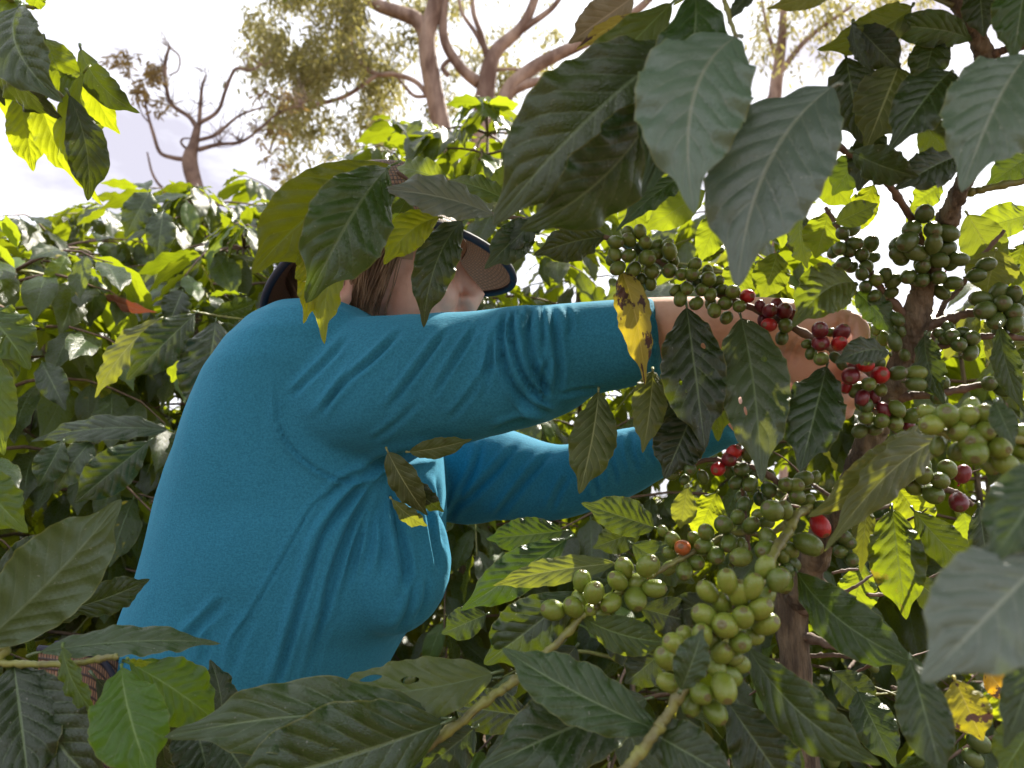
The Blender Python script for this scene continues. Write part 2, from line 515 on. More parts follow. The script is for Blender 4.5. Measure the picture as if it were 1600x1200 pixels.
# ------------------------------------------------------------------ leaf meshes
def leaf_profile(t, peak=.46, tip=1.0):
    # elliptic blade with a drawn-out drip tip and a wedge base
    q = t ** (math.log(.5) / math.log(peak))
    w = max(0.0, math.sin(math.pi * q)) ** .86
    if t > .78:
        e = (t - .78) / .22
        w *= 1 - .38 * tip * math.sin(math.pi * min(1, e)) ** 1.0
    return w
def leaf_points(L, W, nt_, ns, rng, frame, fold=.18, wave=.10, quilt=.035, cup=.10, peak=.46, ph=None):
    """frame(t) -> (point, tangent, side, normal); returns V, F, uv (unit param grid)"""
    V, F, uv = [], [], []
    p1, p2 = rng.uniform(0, 6.28), rng.uniform(0, 6.28)
    f1, f2 = rng.uniform(3.2, 5.2), rng.uniform(3.2, 5.2)
    hw = W / 2
    asym = rng.uniform(-.06, .06)
    for i in range(nt_ + 1):
        t = i / nt_
        c, tn, sd_, nm = frame(t)
        w = leaf_profile(min(max(t, .0), 1.0), peak)
        for j in range(-ns, ns + 1):
            s = j / ns
            a = abs(s)
            k = t * NV - a * SL
            fr = k - math.floor(k)
            q = quilt * W * (math.sin(math.pi * fr) ** .75 - .35) * min(1, a * 4) * (1 - a ** 4)
            wv = wave * W * .5 * a ** 2.2 * (math.sin(2 * math.pi * (f1 if s > 0 else f2) * t + (p1 if s > 0 else p2)) + .45 * math.sin(2 * math.pi * 9.3 * t + p2))
            z = fold * a * hw * w - cup * a * a * hw * w * 1.6 + (q + wv) * min(1, w * 1.3)
            edge = 1 + .02 * math.sin(2 * math.pi * 10 * t + (p1 if s > 0 else p2)) * a ** 4
            x = s * hw * w * edge * (1 + asym * (1 if s > 0 else -1))
            V.append(c + sd_ * x + nm * z + tn * (a * .10 * hw * w))
            uv.append((t, (s + 1) / 2))
    m = 2 * ns + 1
    for i in range(nt_):
        for j in range(2 * ns):
            a = i * m + j
            F.append((a, a + 1, a + m + 1, a + m))
    return V, F, uv
def add_petiole(V, F, uv, frame, length, r):
    c, tn, sd_, nm = frame(0)
    pts = [c - tn * length - nm * length * .25, c - tn * length * .4, c + tn * length * .2]
    b = len(V)
    tube(pts, [r * 1.25, r, r * .8], 6, V, F)
    uv.extend([(.3, .5)] * (len(V) - b))

def hero_leaf(parent, b, tp, w, roll=0, bend=.10, side=0.0, mat='old', under=False, tint=None, fold=.18, wave=.16, quilt=.062, cup=.10,
              peak=None, seed=None, name='leaf', label=None, petiole=.07):
    """b, tp: base and tip as (photo x, y, metres); w: apparent width in photo pixels"""
    rng = random.Random(seed if seed is not None else hash((b[0] * 7, b[1] * 13, tp[0] * 3)) & 0xffff)
    peak = peak or rng.uniform(.40, .52)
    B, T = P(*b), P(*tp)
    ax = T - B
    L = ax.length
    mid = (B + T) / 2
    d = (b[2] + tp[2]) / 2
    axn = ax.normalized()
    n0 = CAM - mid
    n0 = (n0 - axn * n0.dot(axn)).normalized()
    n0 = Matrix.Rotation(R(roll), 3, axn) @ n0
    Wd = w / FPX * d / max(.35, math.cos(R(roll)))
    nn = -n0 if under else n0
    sd0 = axn.cross(nn).normalized()
    up = n0
    ctrl = mid + up * (bend * 2 * L) + axn.cross(n0) * (side * 2 * L)
    def frame(t):
        c = B * (1 - t) ** 2 + ctrl * (2 * t * (1 - t)) + T * t * t
        tg = ((ctrl - B) * (2 * (1 - t)) + (T - ctrl) * (2 * t)).normalized()
        sdv = (sd0 - tg * sd0.dot(tg)).normalized()
        return c - B, tg, sdv, sdv.cross(tg).normalized()
    big = max(L * FPX / d, w)
    nt_, ns = (44, 9) if big > 120 else (30, 6)
    V, F, uv = leaf_points(L, Wd, nt_, ns, rng, frame, fold, wave, quilt, cup, peak)
    add_petiole(V, F, uv, frame, petiole * L, .0011)
    me = mesh_from(name, V, F, uv)
    o = link(name, me, M[mat], parent, B - wbase(parent))
    o.color = tuple(tint) + (1,) if tint else (1, 1, 1, 1)
    if label: o['label'] = label
    return o

# low-poly leaves shared by the procedural shrubs
def proto_leaf(seed, nt_=12, ns=3):
    rng = random.Random(seed)
    dr = rng.uniform(.04, .16); sdv = rng.uniform(-.05, .05)
    def frame(t):
        z = -dr * 4 * (t - .12) ** 2 * .8
        x = sdv * 4 * t * (1 - t)
        tg = Vector((sdv * 4 * (1 - 2 * t), 1, -dr * 6.4 * (t - .12))).normalized()
        s_ = Vector((1, 0, 0)); s_ = (s_ - tg * s_.dot(tg)).normalized()
        return Vector((x, t, z)), tg, s_, s_.cross(tg)
    V, F, uv = leaf_points(1.0, rng.uniform(.38, .48), nt_, ns, rng, frame, rng.uniform(.1, .3), rng.uniform(.09, .17), .045, .1)
    b = len(V)
    tube([Vector((0, -.09, -.02)), Vector((0, .02, 0))], .009, 4, V, F, cap=False)
    uv.extend([(.3, .5)] * (len(V) - b))
    return V, F, uv
PROTO = [proto_leaf(100 + i) for i in range(9)]
PM = {}
def proto_mesh(i, mat):
    k = (i, mat)
    if k not in PM:
        me = mesh_from('leaf', *PROTO[i]); me.materials.append(M[mat]); PM[k] = me
    return PM[k]

# ------------------------------------------------------------------ procedural coffee shrubs
CAMV = CAM
def shrub(loc, h, spread, seed, label, nodes=20, leafL=.135, stop=None, keep=None, low=.28, maxparts=300, dens=1.0, lean=(0, 0)):
    rng = random.Random(seed)
    root = thing('coffee_shrub', loc, label, 'shrub', 'coffee shrubs growing round the picker')
    L0 = Vector(loc)
    stem = [Vector((lean[0] * z * z + .03 * math.sin(2.3 * z + seed), lean[1] * z * z + .03 * math.cos(1.9 * z + seed), z)) for z in np.linspace(-.05, h * .91, 12)]
    V, F = tube(stem, [.017 - .013 * i / 11 for i in range(12)], 8)
    link('stem', mesh_from('stem', V, F), M['bark'], root)
    leaves = []
    def sp(z):
        i = min(10.99, max(0, z / (h * .91) * 11)); j = int(i); f = i - j
        return stem[j].lerp(stem[min(11, j + 1)], f)
    for n in range(nodes):
        z = h * (low + (1 - low) * n / (nodes - .6))
        rel = (z / h)
        bl = spread * (1.06 - .58 * max(0, (rel - .35) / .65) ** 1.6) * rng.uniform(.75, 1.15)
        a0 = n * 1.57 + rng.uniform(-.35, .35)
        for side in (0, 1):
            a = a0 + side * math.pi + rng.uniform(-.2, .2)
            out = Vector((math.cos(a), math.sin(a), 0))
            rise = rng.uniform(.10, .45) + .5 * max(0, rel - .75)
            droop = rng.uniform(.35, .75) * bl
            p0 = sp(z)
            pts = []
            for q in np.linspace(0, 1, 7):
                wob = Vector((rng.uniform(-1, 1), rng.uniform(-1, 1), rng.uniform(-1, 1))) * .008 * q
                pts.append(p0 + out * (bl * q) + Vector((0, 0, rise * bl * q - droop * q * q)) + wob)
            V, F = tube(pts, [.0042 - .003 * q for q in np.linspace(0, 1, 7)], 5)
            link('branch', mesh_from('branch', V, F), M['brown_twig'] if rng.random() < .7 else M['green_twig'], root)
            npairs = max(2, int(bl / (.062 / dens)))
            for kq in range(npairs):
                q = .16 + .84 * (kq + .6) / npairs
                if q < .35 and rng.random() < .45: continue
                i = min(5, int(q * 6)); f = q * 6 - i
                pp = pts[i].lerp(pts[min(6, i + 1)], min(1, f))
                bd = (pts[min(6, i + 1)] - pts[i]).normalized()
                latv = bd.cross(Vector((0, 0, 1))).normalized()
                for sgn in (-1, 1):
                    if rng.random() < .08: continue
                    sz = leafL * rng.uniform(.70, 1.2) * (1 - .35 * max(0, q - .8) / .2)
                    tip = kq == npairs - 1
                    d = latv * sgn * (.9 if not tip else .45) + bd * rng.uniform(.25, .8) + Vector((0, 0, rng.uniform(-1.5, -.05) + (.5 if tip else 0)))
                    d.normalize()
                    nz = Vector((rng.uniform(-.45, .45), rng.uniform(-.45, .45), 1))
                    x = d.cross(nz).normalized(); zv = x.cross(d).normalized()
                    r = rng.random()
                    mat = 'dark'
                    if tip and r < .32: mat = 'young'
                    elif r < .035: mat = 'spot'
                    elif r < .06: mat = 'olive'
                    elif r < .07: mat = 'ytip'
                    leaves.append((pp + d * sz * .08, x, d, zv, sz, mat, rng.randrange(9), rng.uniform(.8, 1.25)))
    # upright shoot at the top
    top = stem[-1]
    for sgn in (-1, 1):
        for e, sz in ((.0, .8), (.05, .5)):
            a = rng.uniform(0, 3.1) + (1.57 if e else 0)
            d = (Vector((math.cos(a) * sgn, math.sin(a) * sgn, .9 + e * 8))).normalized()
            nz = Vector((-d.x, -d.y, 1)); x = d.cross(nz).normalized(); zv = x.cross(d).normalized()
            leaves.append((top + Vector((0, 0, e)), x, d, zv, leafL * sz, 'young', rng.randrange(9), 1.1))
    if keep is not None:
        leaves = [l for l in leaves if keep(l[0] + L0, l[0] + L0 + l[2] * l[4])]
    def vis(l):
        x, y, d = pix(l[0] + L0 + l[2] * l[4] * .5)
        off = max(0, -x, x - 1600, -y, y - 1200)
        return d + off / 400 + (9 if d < .1 else 0)
    leaves.sort(key=vis)
    for l in leaves[:maxparts]:
        p, x, d, zv, sz, mat, pi_, val = l
        o = link('leaf', proto_mesh(pi_, mat), None, root)
        mw = Matrix((x, d, zv)).transposed().to_4x4()
        o.matrix_local = Matrix.Translation(p) @ mw @ Matrix.Scale(sz, 4)
        o.color = (val, val * random.Random(len(leaves) + pi_).uniform(.95, 1.05), val, 1)
    rest = leaves[maxparts:]
    if rest:
        V, F, uv = [], [], []
        for p, x, d, zv, sz, mat, pi_, val in rest:
            b = len(V)
            mw = Matrix((x * sz, d * sz, zv * sz)).transposed()
            pv, pf, pu = PROTO[pi_]
            V.extend([p + mw @ v for v in pv]); F.extend([tuple(i + b for i in f) for f in pf]); uv.extend(pu)
        tag(link('foliage', mesh_from('foliage', V, F, uv), M['mass'], root), kind='stuff')
    return root

# ------------------------------------------------------------------ ground
def ground():
    n = 90
    rr = np.concatenate([np.linspace(0, 6, 50), np.geomspace(6.5, 700, 40)])
    V, F = [], []
    na = 72
    for i, r in enumerate(rr):
        for k in range(na):
            a = 2 * math.pi * k / na
            x, y = r * math.cos(a), r * math.sin(a)
            z = .05 * mnoise.noise(Vector((x * .9, y * .9, 0))) + .02 * mnoise.noise(Vector((x * 3.5, y * 3.5, 5)))
            if r > 12: z += (r - 12) * .012 * (1 + mnoise.noise(Vector((x * .02, y * .02, 3))))
            V.append((x, y, z * min(1, r * 2 + .2)))
    for i in range(len(rr) - 1):
        for k in range(na):
            a = i * na + k; b = i * na + (k + 1) % na
            F.append((a, b, b + na, a + na))
    g = link('ground', mesh_from('ground', V, F), M['soil'])
    tag(g, 'brown soil between the coffee rows', None, None, 'structure')
    # fallen leaves and bits of straw
    rng = random.Random(5)
    V, F, uv = [], [], []
    for i in range(900):
        x, y = rng.uniform(-4, 4), rng.uniform(.2, 7)
        z = .05 * mnoise.noise(Vector((x * .9, y * .9, 0))) + .02 * mnoise.noise(Vector((x * 3.5, y * 3.5, 5))) + .012
        a = rng.uniform(0, 6.28); sz = rng.uniform(.07, .14)
        m = Matrix.Rotation(a, 3, 'Z') @ Matrix.Rotation(rng.uniform(-.4, .4), 3, 'X') @ Matrix.Rotation(rng.uniform(-.5, .5), 3, 'Y')
        b = len(V); pv, pf, pu = PROTO[rng.randrange(9)]
        V.extend([m @ (v * sz) + Vector((x, y, z + .02)) for v in pv]); F.extend([tuple(q + b for q in f) for f in pf]); uv.extend(pu)
    tag(link('leaf_litter', mesh_from('leaf_litter', V, F, uv), M['dry']), 'fallen brown leaves lying on the soil', 'leaf litter', None, 'stuff')
ground()

# ------------------------------------------------------------------ distant trees
def limb(root, name, pts, mat, seg=10, n=None):
    """pts: (photo x, y, depth, width px)"""
    n = n or max(6, len(pts) * 5)
    a = catmull(pts, n)
    base = wbase(root)
    cs = [P(x, y, d) - base for x, y, d, w in a]
    rs = [max(.004, w / 2 / FPX * d) for x, y, d, w in a]
    V, F = tube(cs, rs, seg)
    return link(name, mesh_from(name, V, F), mat, root)
def narrow_leaf_clump(V, F, rng, c, size, n, L, droop=.8):
    for i in range(n):
        p = c + Vector((rng.gauss(0, .8), rng.gauss(0, .8), rng.gauss(0, 1.3))) * size * .5
        d = Vector((rng.uniform(-1, 1), rng.uniform(-1, 1), -rng.uniform(.2, 2.0) * droop)).normalized()
        s_ = d.cross(Vector((rng.uniform(-1, 1), rng.uniform(-1, 1), rng.uniform(-1, 1)))).normalized()
        l = L * rng.uniform(.6, 1.3); w = l * rng.uniform(.10, .16)
        b = len(V)
        V.extend([p, p + d * l * .5 + s_ * w, p + d * l, p + d * l * .5 - s_ * w])
        F.append((b, b + 1, b + 2, b + 3))
def flat_leaf_mat(name, a, b, tr, tf=.45):
    m, t, out = new_mat(name)
    geo = N(t, 'ShaderNodeNewGeometry')
    c = mix_c(t, geo.outputs['Random Per Island'], a, b)
    pr = N(t, 'ShaderNodeBsdfPrincipled'); t.links.new(c, pr.inputs['Base Color']); pr.inputs['Roughness'].default_value = .5
    tl = N(t, 'ShaderNodeBsdfTranslucent'); tl.inputs[0].default_value = tuple(tr) + (1,)
    ms = N(t, 'ShaderNodeMixShader'); ms.inputs[0].default_value = tf
    t.links.new(pr.outputs[0], ms.inputs[1]); t.links.new(tl.outputs[0], ms.inputs[2]); t.links.new(ms.outputs[0], out.inputs['Surface'])
    return m
M['gum_leaf'] = flat_leaf_mat('gum_leaf', (.07, .095, .04), (.15, .14, .055), (.40, .36, .10))
M['bare_leaf'] = flat_leaf_mat('rusty_leaf', (.11, .085, .035), (.17, .11, .04), (.32, .22, .06), .35)

def gum_tree():
    D = 12.5
    foot = P(735, 330, D); foot.z = .25
    root = thing('gum_tree', foot, 'tall pale barked gum tree with spreading limbs behind the coffee shrubs', 'tree')
    g = M['gum_bark']
    f0 = pix(foot)
    limb(root, 'trunk', [(f0[0], f0[1], D, 62), (735, 420, D, 48), (705, 270, D, 34), (690, 200, D, 30), (674, 120, D, 29), (667, 60, D, 27), (680, 5, D, 25), (690, -80, D, 20)], g, 14, 40)
    limb(root, 'limb', [(735, 420, D, 40), (748, 260, D, 34), (755, 180, D, 32), (762, 120, D, 28), (775, 80, D, 22), (815, 42, D, 17), (838, -10, D, 13), (850, -80, D, 9)], g, 12, 36)
    L = [[(668, 62, D, 22), (652, 32, D, 24), (625, 20, D, 22), (590, 8, D, 19), (560, -14, D, 16)],
         [(748, 130, D, 20), (722, 108, D, 18), (698, 72, D, 16), (692, 35, D, 14), (697, -20, D, 12)],
         [(765, 100, D, 12), (752, 55, D, 9), (740, 20, D, 8), (737, -20, D, 7)],
         [(762, 85, D, 9), (742, 50, D, 7), (722, 20, D, 6), (716, -10, D, 5)],
         [(790, 65, D, 12), (825, 40, D, 11), (860, 15, D, 9), (880, -10, D, 8)],
         [(745, 250, D, 26), (790, 150, D, 24), (812, 122, D, 23), (850, 96, D, 22), (900, 72, D, 20), (938, 54, D, 18), (1000, 12, D, 13), (1040, -30, D, 9)],
         [(768, 200, D, 18), (790, 152, D, 18), (822, 132, D, 16), (860, 128, D, 14), (905, 138, D, 11), (940, 122, D, 7)],
         [(672, 155, D, 9), (650, 128, D, 8), (615, 116, D, 8), (590, 116, D, 7), (565, 100, D, 7), (548, 60, D, 5), (540, 10, D, 3)],
         [(670, 150, D, 6), (648, 150, D, 6), (632, 134, D, 5), (620, 118, D, 4)],
         [(700, 118, D, 9), (692, 105, D, 8), (705, 92, D, 7), (720, 88, D, 4)],
         [(760, 110, D, 6), (800, 108, D, 5), (830, 112, D, 3)],
         [(590, 116, D, 6), (540, 150, D, 7), (490, 165, D, 6), (455, 180, D, 5), (432, 210, D, 4), (420, 240, D, 3)],
         [(490, 165, D, 4), (440, 100, D, 4), (410, 100, D, 3), (380, 80, D, 2)]]
    for l in L: limb(root, 'limb', l, g, 8)
    rng = random.Random(11)
    V, F = [], []
    blobs = []
    def region(x0, y0, x1, y1, n, sz, cnt, keepf=None):
        for i in range(n):
            x, y = rng.uniform(x0, x1), rng.uniform(y0, y1)
            if keepf and not keepf(x, y): continue
            d = D + (rng.uniform(-1.8, 1.8) if x < 560 or y < -60 else rng.uniform(.3, 2.4))
            narrow_leaf_clump(V, F, rng, P(x, y, d) - wbase(root), sz * rng.uniform(.6, 1.4), int(cnt * 1.35 * rng.uniform(.5, 1.4)), .135)
    nz = lambda x, y: mnoise.noise(Vector((x * .016, y * .019, 2.0)))
    region(385, -60, 560, 120, 210, .24, 36, lambda x, y: nz(x, y) > -.20 and x > 385 + max(0, (60 - y)) * .1)
    region(420, 90, 600, 200, 160, .24, 38, lambda x, y: nz(x, y) > -.20)
    region(470, 170, 560, 250, 20, .2, 26)
    region(530, -60, 680, 230, 190, .22, 30, lambda x, y: nz(x, y) > -.10)
    region(690, 110, 800, 230, 60, .22, 26, lambda x, y: nz(x, y) > -.1)
    region(690, -60, 1010, 120, 190, .20, 20, lambda x, y: nz(x, y) > -.02)
    region(790, 60, 960, 170, 34, .18, 20, lambda x, y: nz(x, y) > .06)
    region(430, 150, 470, 330, 16, .18, 22)
    # the crown goes on above the frame
    region(300, -420, 1150, -60, 230, .5, 34)
    tag(link('crown', mesh_from('crown', [tuple(v) for v in V], F), M['gum_leaf'], root), kind='stuff')

def far_gum():
    D = 17
    foot = P(1205, 250, D); foot.z = .3
    root = thing('gum_tree', foot, 'golden leaved gum tree glimpsed between the grey leaves at upper right', 'tree')
    f0 = pix(foot)
    limb(root, 'trunk', [(f0[0], f0[1], D, 40), (1208, 250, D, 26), (1212, 140, D, 20), (1222, 60, D, 14), (1225, -20, D, 8)], M['gum_bark'], 10, 24)
    for l in ([(1214, 120, D, 10), (1262, 60, D, 8), (1330, 10, D, 5)], [(1216, 100, D, 9), (1200, 50, D, 6), (1190, 0, D, 4)]):
        limb(root, 'limb', l, M['gum_bark'], 8)
    rng = random.Random(12)
    V, F = [], []
    for i in range(210):
        x, y = rng.uniform(1180, 1450), rng.uniform(-160, 100)
        if mnoise.noise(Vector((x * .02, y * .02, 7))) < -.15: continue
        narrow_leaf_clump(V, F, rng, P(x, y, D + rng.uniform(-1.5, 1.5)) - wbase(root), .3, 28, .2)
    tag(link('crown', mesh_from('crown', [tuple(v) for v in V], F), M['gum_leaf'], root), kind='stuff')

def bare_tree():
    D = 9.5
    foot = P(300, 420, D); foot.z = .2
    root = thing('bare_tree', foot, 'half bare crooked tree with a few rusty leaf tufts above the left shrubs', 'tree')
    f0 = pix(foot)
    b = M['bare_bark']
    limb(root, 'trunk', [(f0[0], f0[1], D, 26), (318, 400, D, 22), (316, 330, D, 20), (297, 258, D, 24), (303, 225, D, 15), (309, 196, D, 10)], b, 10, 24)
    L = [[(308, 200, D, 9), (295, 182, D, 7), (268, 163, D, 7), (260, 135, D, 6), (258, 100, D, 6), (265, 72, D, 4)],
         [(265, 74, D, 3), (280, 88, D, 3), (278, 110, D, 2.5), (263, 118, D, 2)],
         [(311, 197, D, 7), (313, 165, D, 6), (316, 135, D, 4.5), (322, 116, D, 2.5)],
         [(311, 193, D, 7), (340, 174, D, 6), (353, 140, D, 5.5), (368, 108, D, 5), (390, 110, D, 4), (410, 100, D, 3)],
         [(294, 250, D, 8), (268, 246, D, 7), (250, 238, D, 6), (240, 210, D, 5.5), (230, 175, D, 4), (226, 150, D, 3)],
         [(307, 220, D, 6), (338, 210, D, 5.5), (372, 182, D, 4), (408, 168, D, 3)],
         [(310, 234, D, 8), (340, 226, D, 6), (375, 222, D, 5), (402, 205, D, 4), (436, 176, D, 3), (470, 165, D, 2)],
         [(300, 240, D, 5), (284, 225, D, 4), (286, 217, D, 3), (300, 216, D, 2)],
         [(236, 195, D, 2.5), (222, 178, D, 2), (214, 150, D, 1.6)],
         [(318, 330, D, 8), (262, 300, D, 5), (240, 275, D, 4), (230, 238, D, 2.5)]]
    for l in L: limb(root, 'limb', l, b, 7)
    rng = random.Random(3)
    # fine twigs as one part
    V, F = [], []
    for i in range(150):
        l = L[rng.choice([0, 2, 3, 5, 5, 6, 6, 6, 0])]
        q = l[rng.randrange(1, len(l))]
        x, y = q[0] + rng.uniform(-5, 5), q[1] + rng.uniform(-5, 5)
        a = rng.uniform(-2.8, -.3); ln = rng.uniform(15, 48)
        pts = []
        for k in range(5):
            pts.append(P(x, y, D + rng.uniform(-.05, .05)) - wbase(root))
            a += rng.uniform(-.5, .5)
            x += math.cos(a) * ln / 4; y += math.sin(a) * ln / 4
        tube(pts, [.006, .005, .004, .003, .002], 4, V, F, cap=False)
    tag(link('twig', mesh_from('twig', V, F), b, root), kind='stuff')
    V, F = [], []
    for (x, y, sx, sy, n) in ((190, 95, 22, 10, 12), (232, 118, 22, 16, 16), (245, 105, 14, 8, 8), (225, 140, 18, 16, 12), (246, 168, 10, 12, 6), (410, 200, 30, 20, 9), (440, 150, 30, 20, 10), (425, 255, 14, 20, 7)):
        for i in range(n):
            narrow_leaf_clump(V, F, rng, P(rng.gauss(x, sx * .6), rng.gauss(y, sy * .6), D + rng.uniform(-.3, .3)) - wbase(root), .06, 14, .10, .4)
    tag(link('crown', mesh_from('crown', [tuple(v) for v in V], F), M['bare_leaf'], root), kind='stuff')
gum_tree(); far_gum(); bare_tree()

# ------------------------------------------------------------------ the picker
def disp_strokes(me, strokes):
    """sculpt folds: each stroke is (polyline in photo px, half width px, depth m); a valley flanked by a soft ridge, on the side towards the lens"""
    co, no = get_co(me), get_no(me)
    v = co - np.array(CAM)
    d = v @ np.array(FWD)
    px = 800 + (v @ np.array(RIGHT)) / d * FPX
    py = 600 - (v @ np.array(UPC)) / d * FPX
    facing = np.clip(-(no * v).sum(1) / np.linalg.norm(v, axis=1) * 2.2 + .15, 0, 1)
    off = np.zeros(len(co))
    for poly, hw, dep in strokes:
        a = catmull(poly, max(8, len(poly) * 5))
        best = np.full(len(co), 1e9); tt = np.zeros(len(co)); sg = np.zeros(len(co))
        m = (px > a[:, 0].min() - 4 * hw) & (px < a[:, 0].max() + 4 * hw) & (py > a[:, 1].min() - 4 * hw) & (py < a[:, 1].max() + 4 * hw)
        ix = np.nonzero(m)[0]
        if not len(ix): continue
        X, Y = px[ix], py[ix]
        bb, tb, sb = np.full(len(ix), 1e9), np.zeros(len(ix)), np.zeros(len(ix))
        n = len(a) - 1
        for i in range(n):
            ex, ey = a[i + 1] - a[i]
            l2 = ex * ex + ey * ey + 1e-9
            u = np.clip(((X - a[i, 0]) * ex + (Y - a[i, 1]) * ey) / l2, 0, 1)
            qx, qy = X - a[i, 0] - u * ex, Y - a[i, 1] - u * ey
            ds = np.hypot(qx, qy)
            w = ds < bb
            bb = np.where(w, ds, bb); tb = np.where(w, (i + u) / n, tb)
            sb = np.where(w, np.sign(ex * qy - ey * qx), sb)
        fade = np.clip(np.sin(np.pi * np.clip(tb, .0, 1)) * 1.6, 0, 1)
        x = bb / hw
        # sharp valley on one side, rounded ridge on the other
        prof = -np.exp(-(x * 1.6) ** 2) + np.where(sb > 0, .85, .45) * np.exp(-((x - 1.5) / .8) ** 2)
        off[ix] += dep * prof * fade
    set_co(me, co + no * (off * facing)[:, None])

TORSO = [  # y, left x, right x, lateral half width m, depth m
    (1290, 50, 545, .165, .96), (1230, 62, 575, .175, .96), (1190, 78, 590, .18, .96), (1140, 108, 600, .18, .96), (1100, 138, 605, .175, .96), (1040, 176, 606, .165, .955), (990, 204, 632, .16, .95),
    (960, 214, 672, .16, .95), (930, 226, 692, .162, .95), (900, 237, 698, .165, .95), (860, 248, 698, .165, .95), (800, 262, 696, .165, .95), (740, 279, 694, .168, .95),
    (690, 300, 690, .172, .95), (640, 325, 684, .176, .95), (600, 346, 670, .178, .95), (560, 374, 650, .17, .95), (530, 404, 628, .15, .95), (508, 436, 600, .12, .95), (496, 470, 570, .08, .95)]
NEAR_ARM = [(470, 612, .87, 98), (530, 612, .85, 112), (600, 604, .83, 112), (680, 596, .815, 106), (760, 583, .80, 99), (820, 572, .79, 95), (865, 560, .785, 87), (905, 546, .78, 76), (960, 538, .77, 71), (1010, 533, .755, 68), (1034, 530, .75, 64)]
FAR_ARM = [(640, 715, 1.10, 66), (710, 744, 1.07, 72), (780, 742, 1.04, 71), (840, 752, 1.02, 62), (890, 751, 1.0, 57), (950, 732, .97, 53), (1030, 702, .93, 44), (1100, 676, .90, 39), (1148, 655, .87, 35)]
def torso_rings(shrink=0.0, rows=TORSO, m=40, ex=2.25):
    rings = []
    for y, xl, xr, b, d in rows:
        c = P((xl + xr) / 2, y, d)
        a = (xr - xl) / 2 / FPX * d - shrink
        bb = max(.02, b - shrink)
        r = []
        for k in range(m):
            t = 2 * math.pi * k / m
            ct, st = math.cos(t), math.sin(t)
            r.append(c + RIGHT * (a * math.copysign(abs(ct) ** (2 / ex), ct)) + Vector((0, 1, 0)) * (bb * math.copysign(abs(st) ** (2 / ex), st)))
        rings.append(r)
    return rings
def px_tube(V, F, pts, seg=20, shrink=0.0, n=None, flat=1.0):
    a = catmull(pts, n or len(pts) * 4)
    cs = [P(x, y, d) for x, y, d, r in a]
    rs = [max(.003, r / FPX * d - shrink) for x, y, d, r in a]
    tube(cs, rs, seg, V, F, flat=flat)

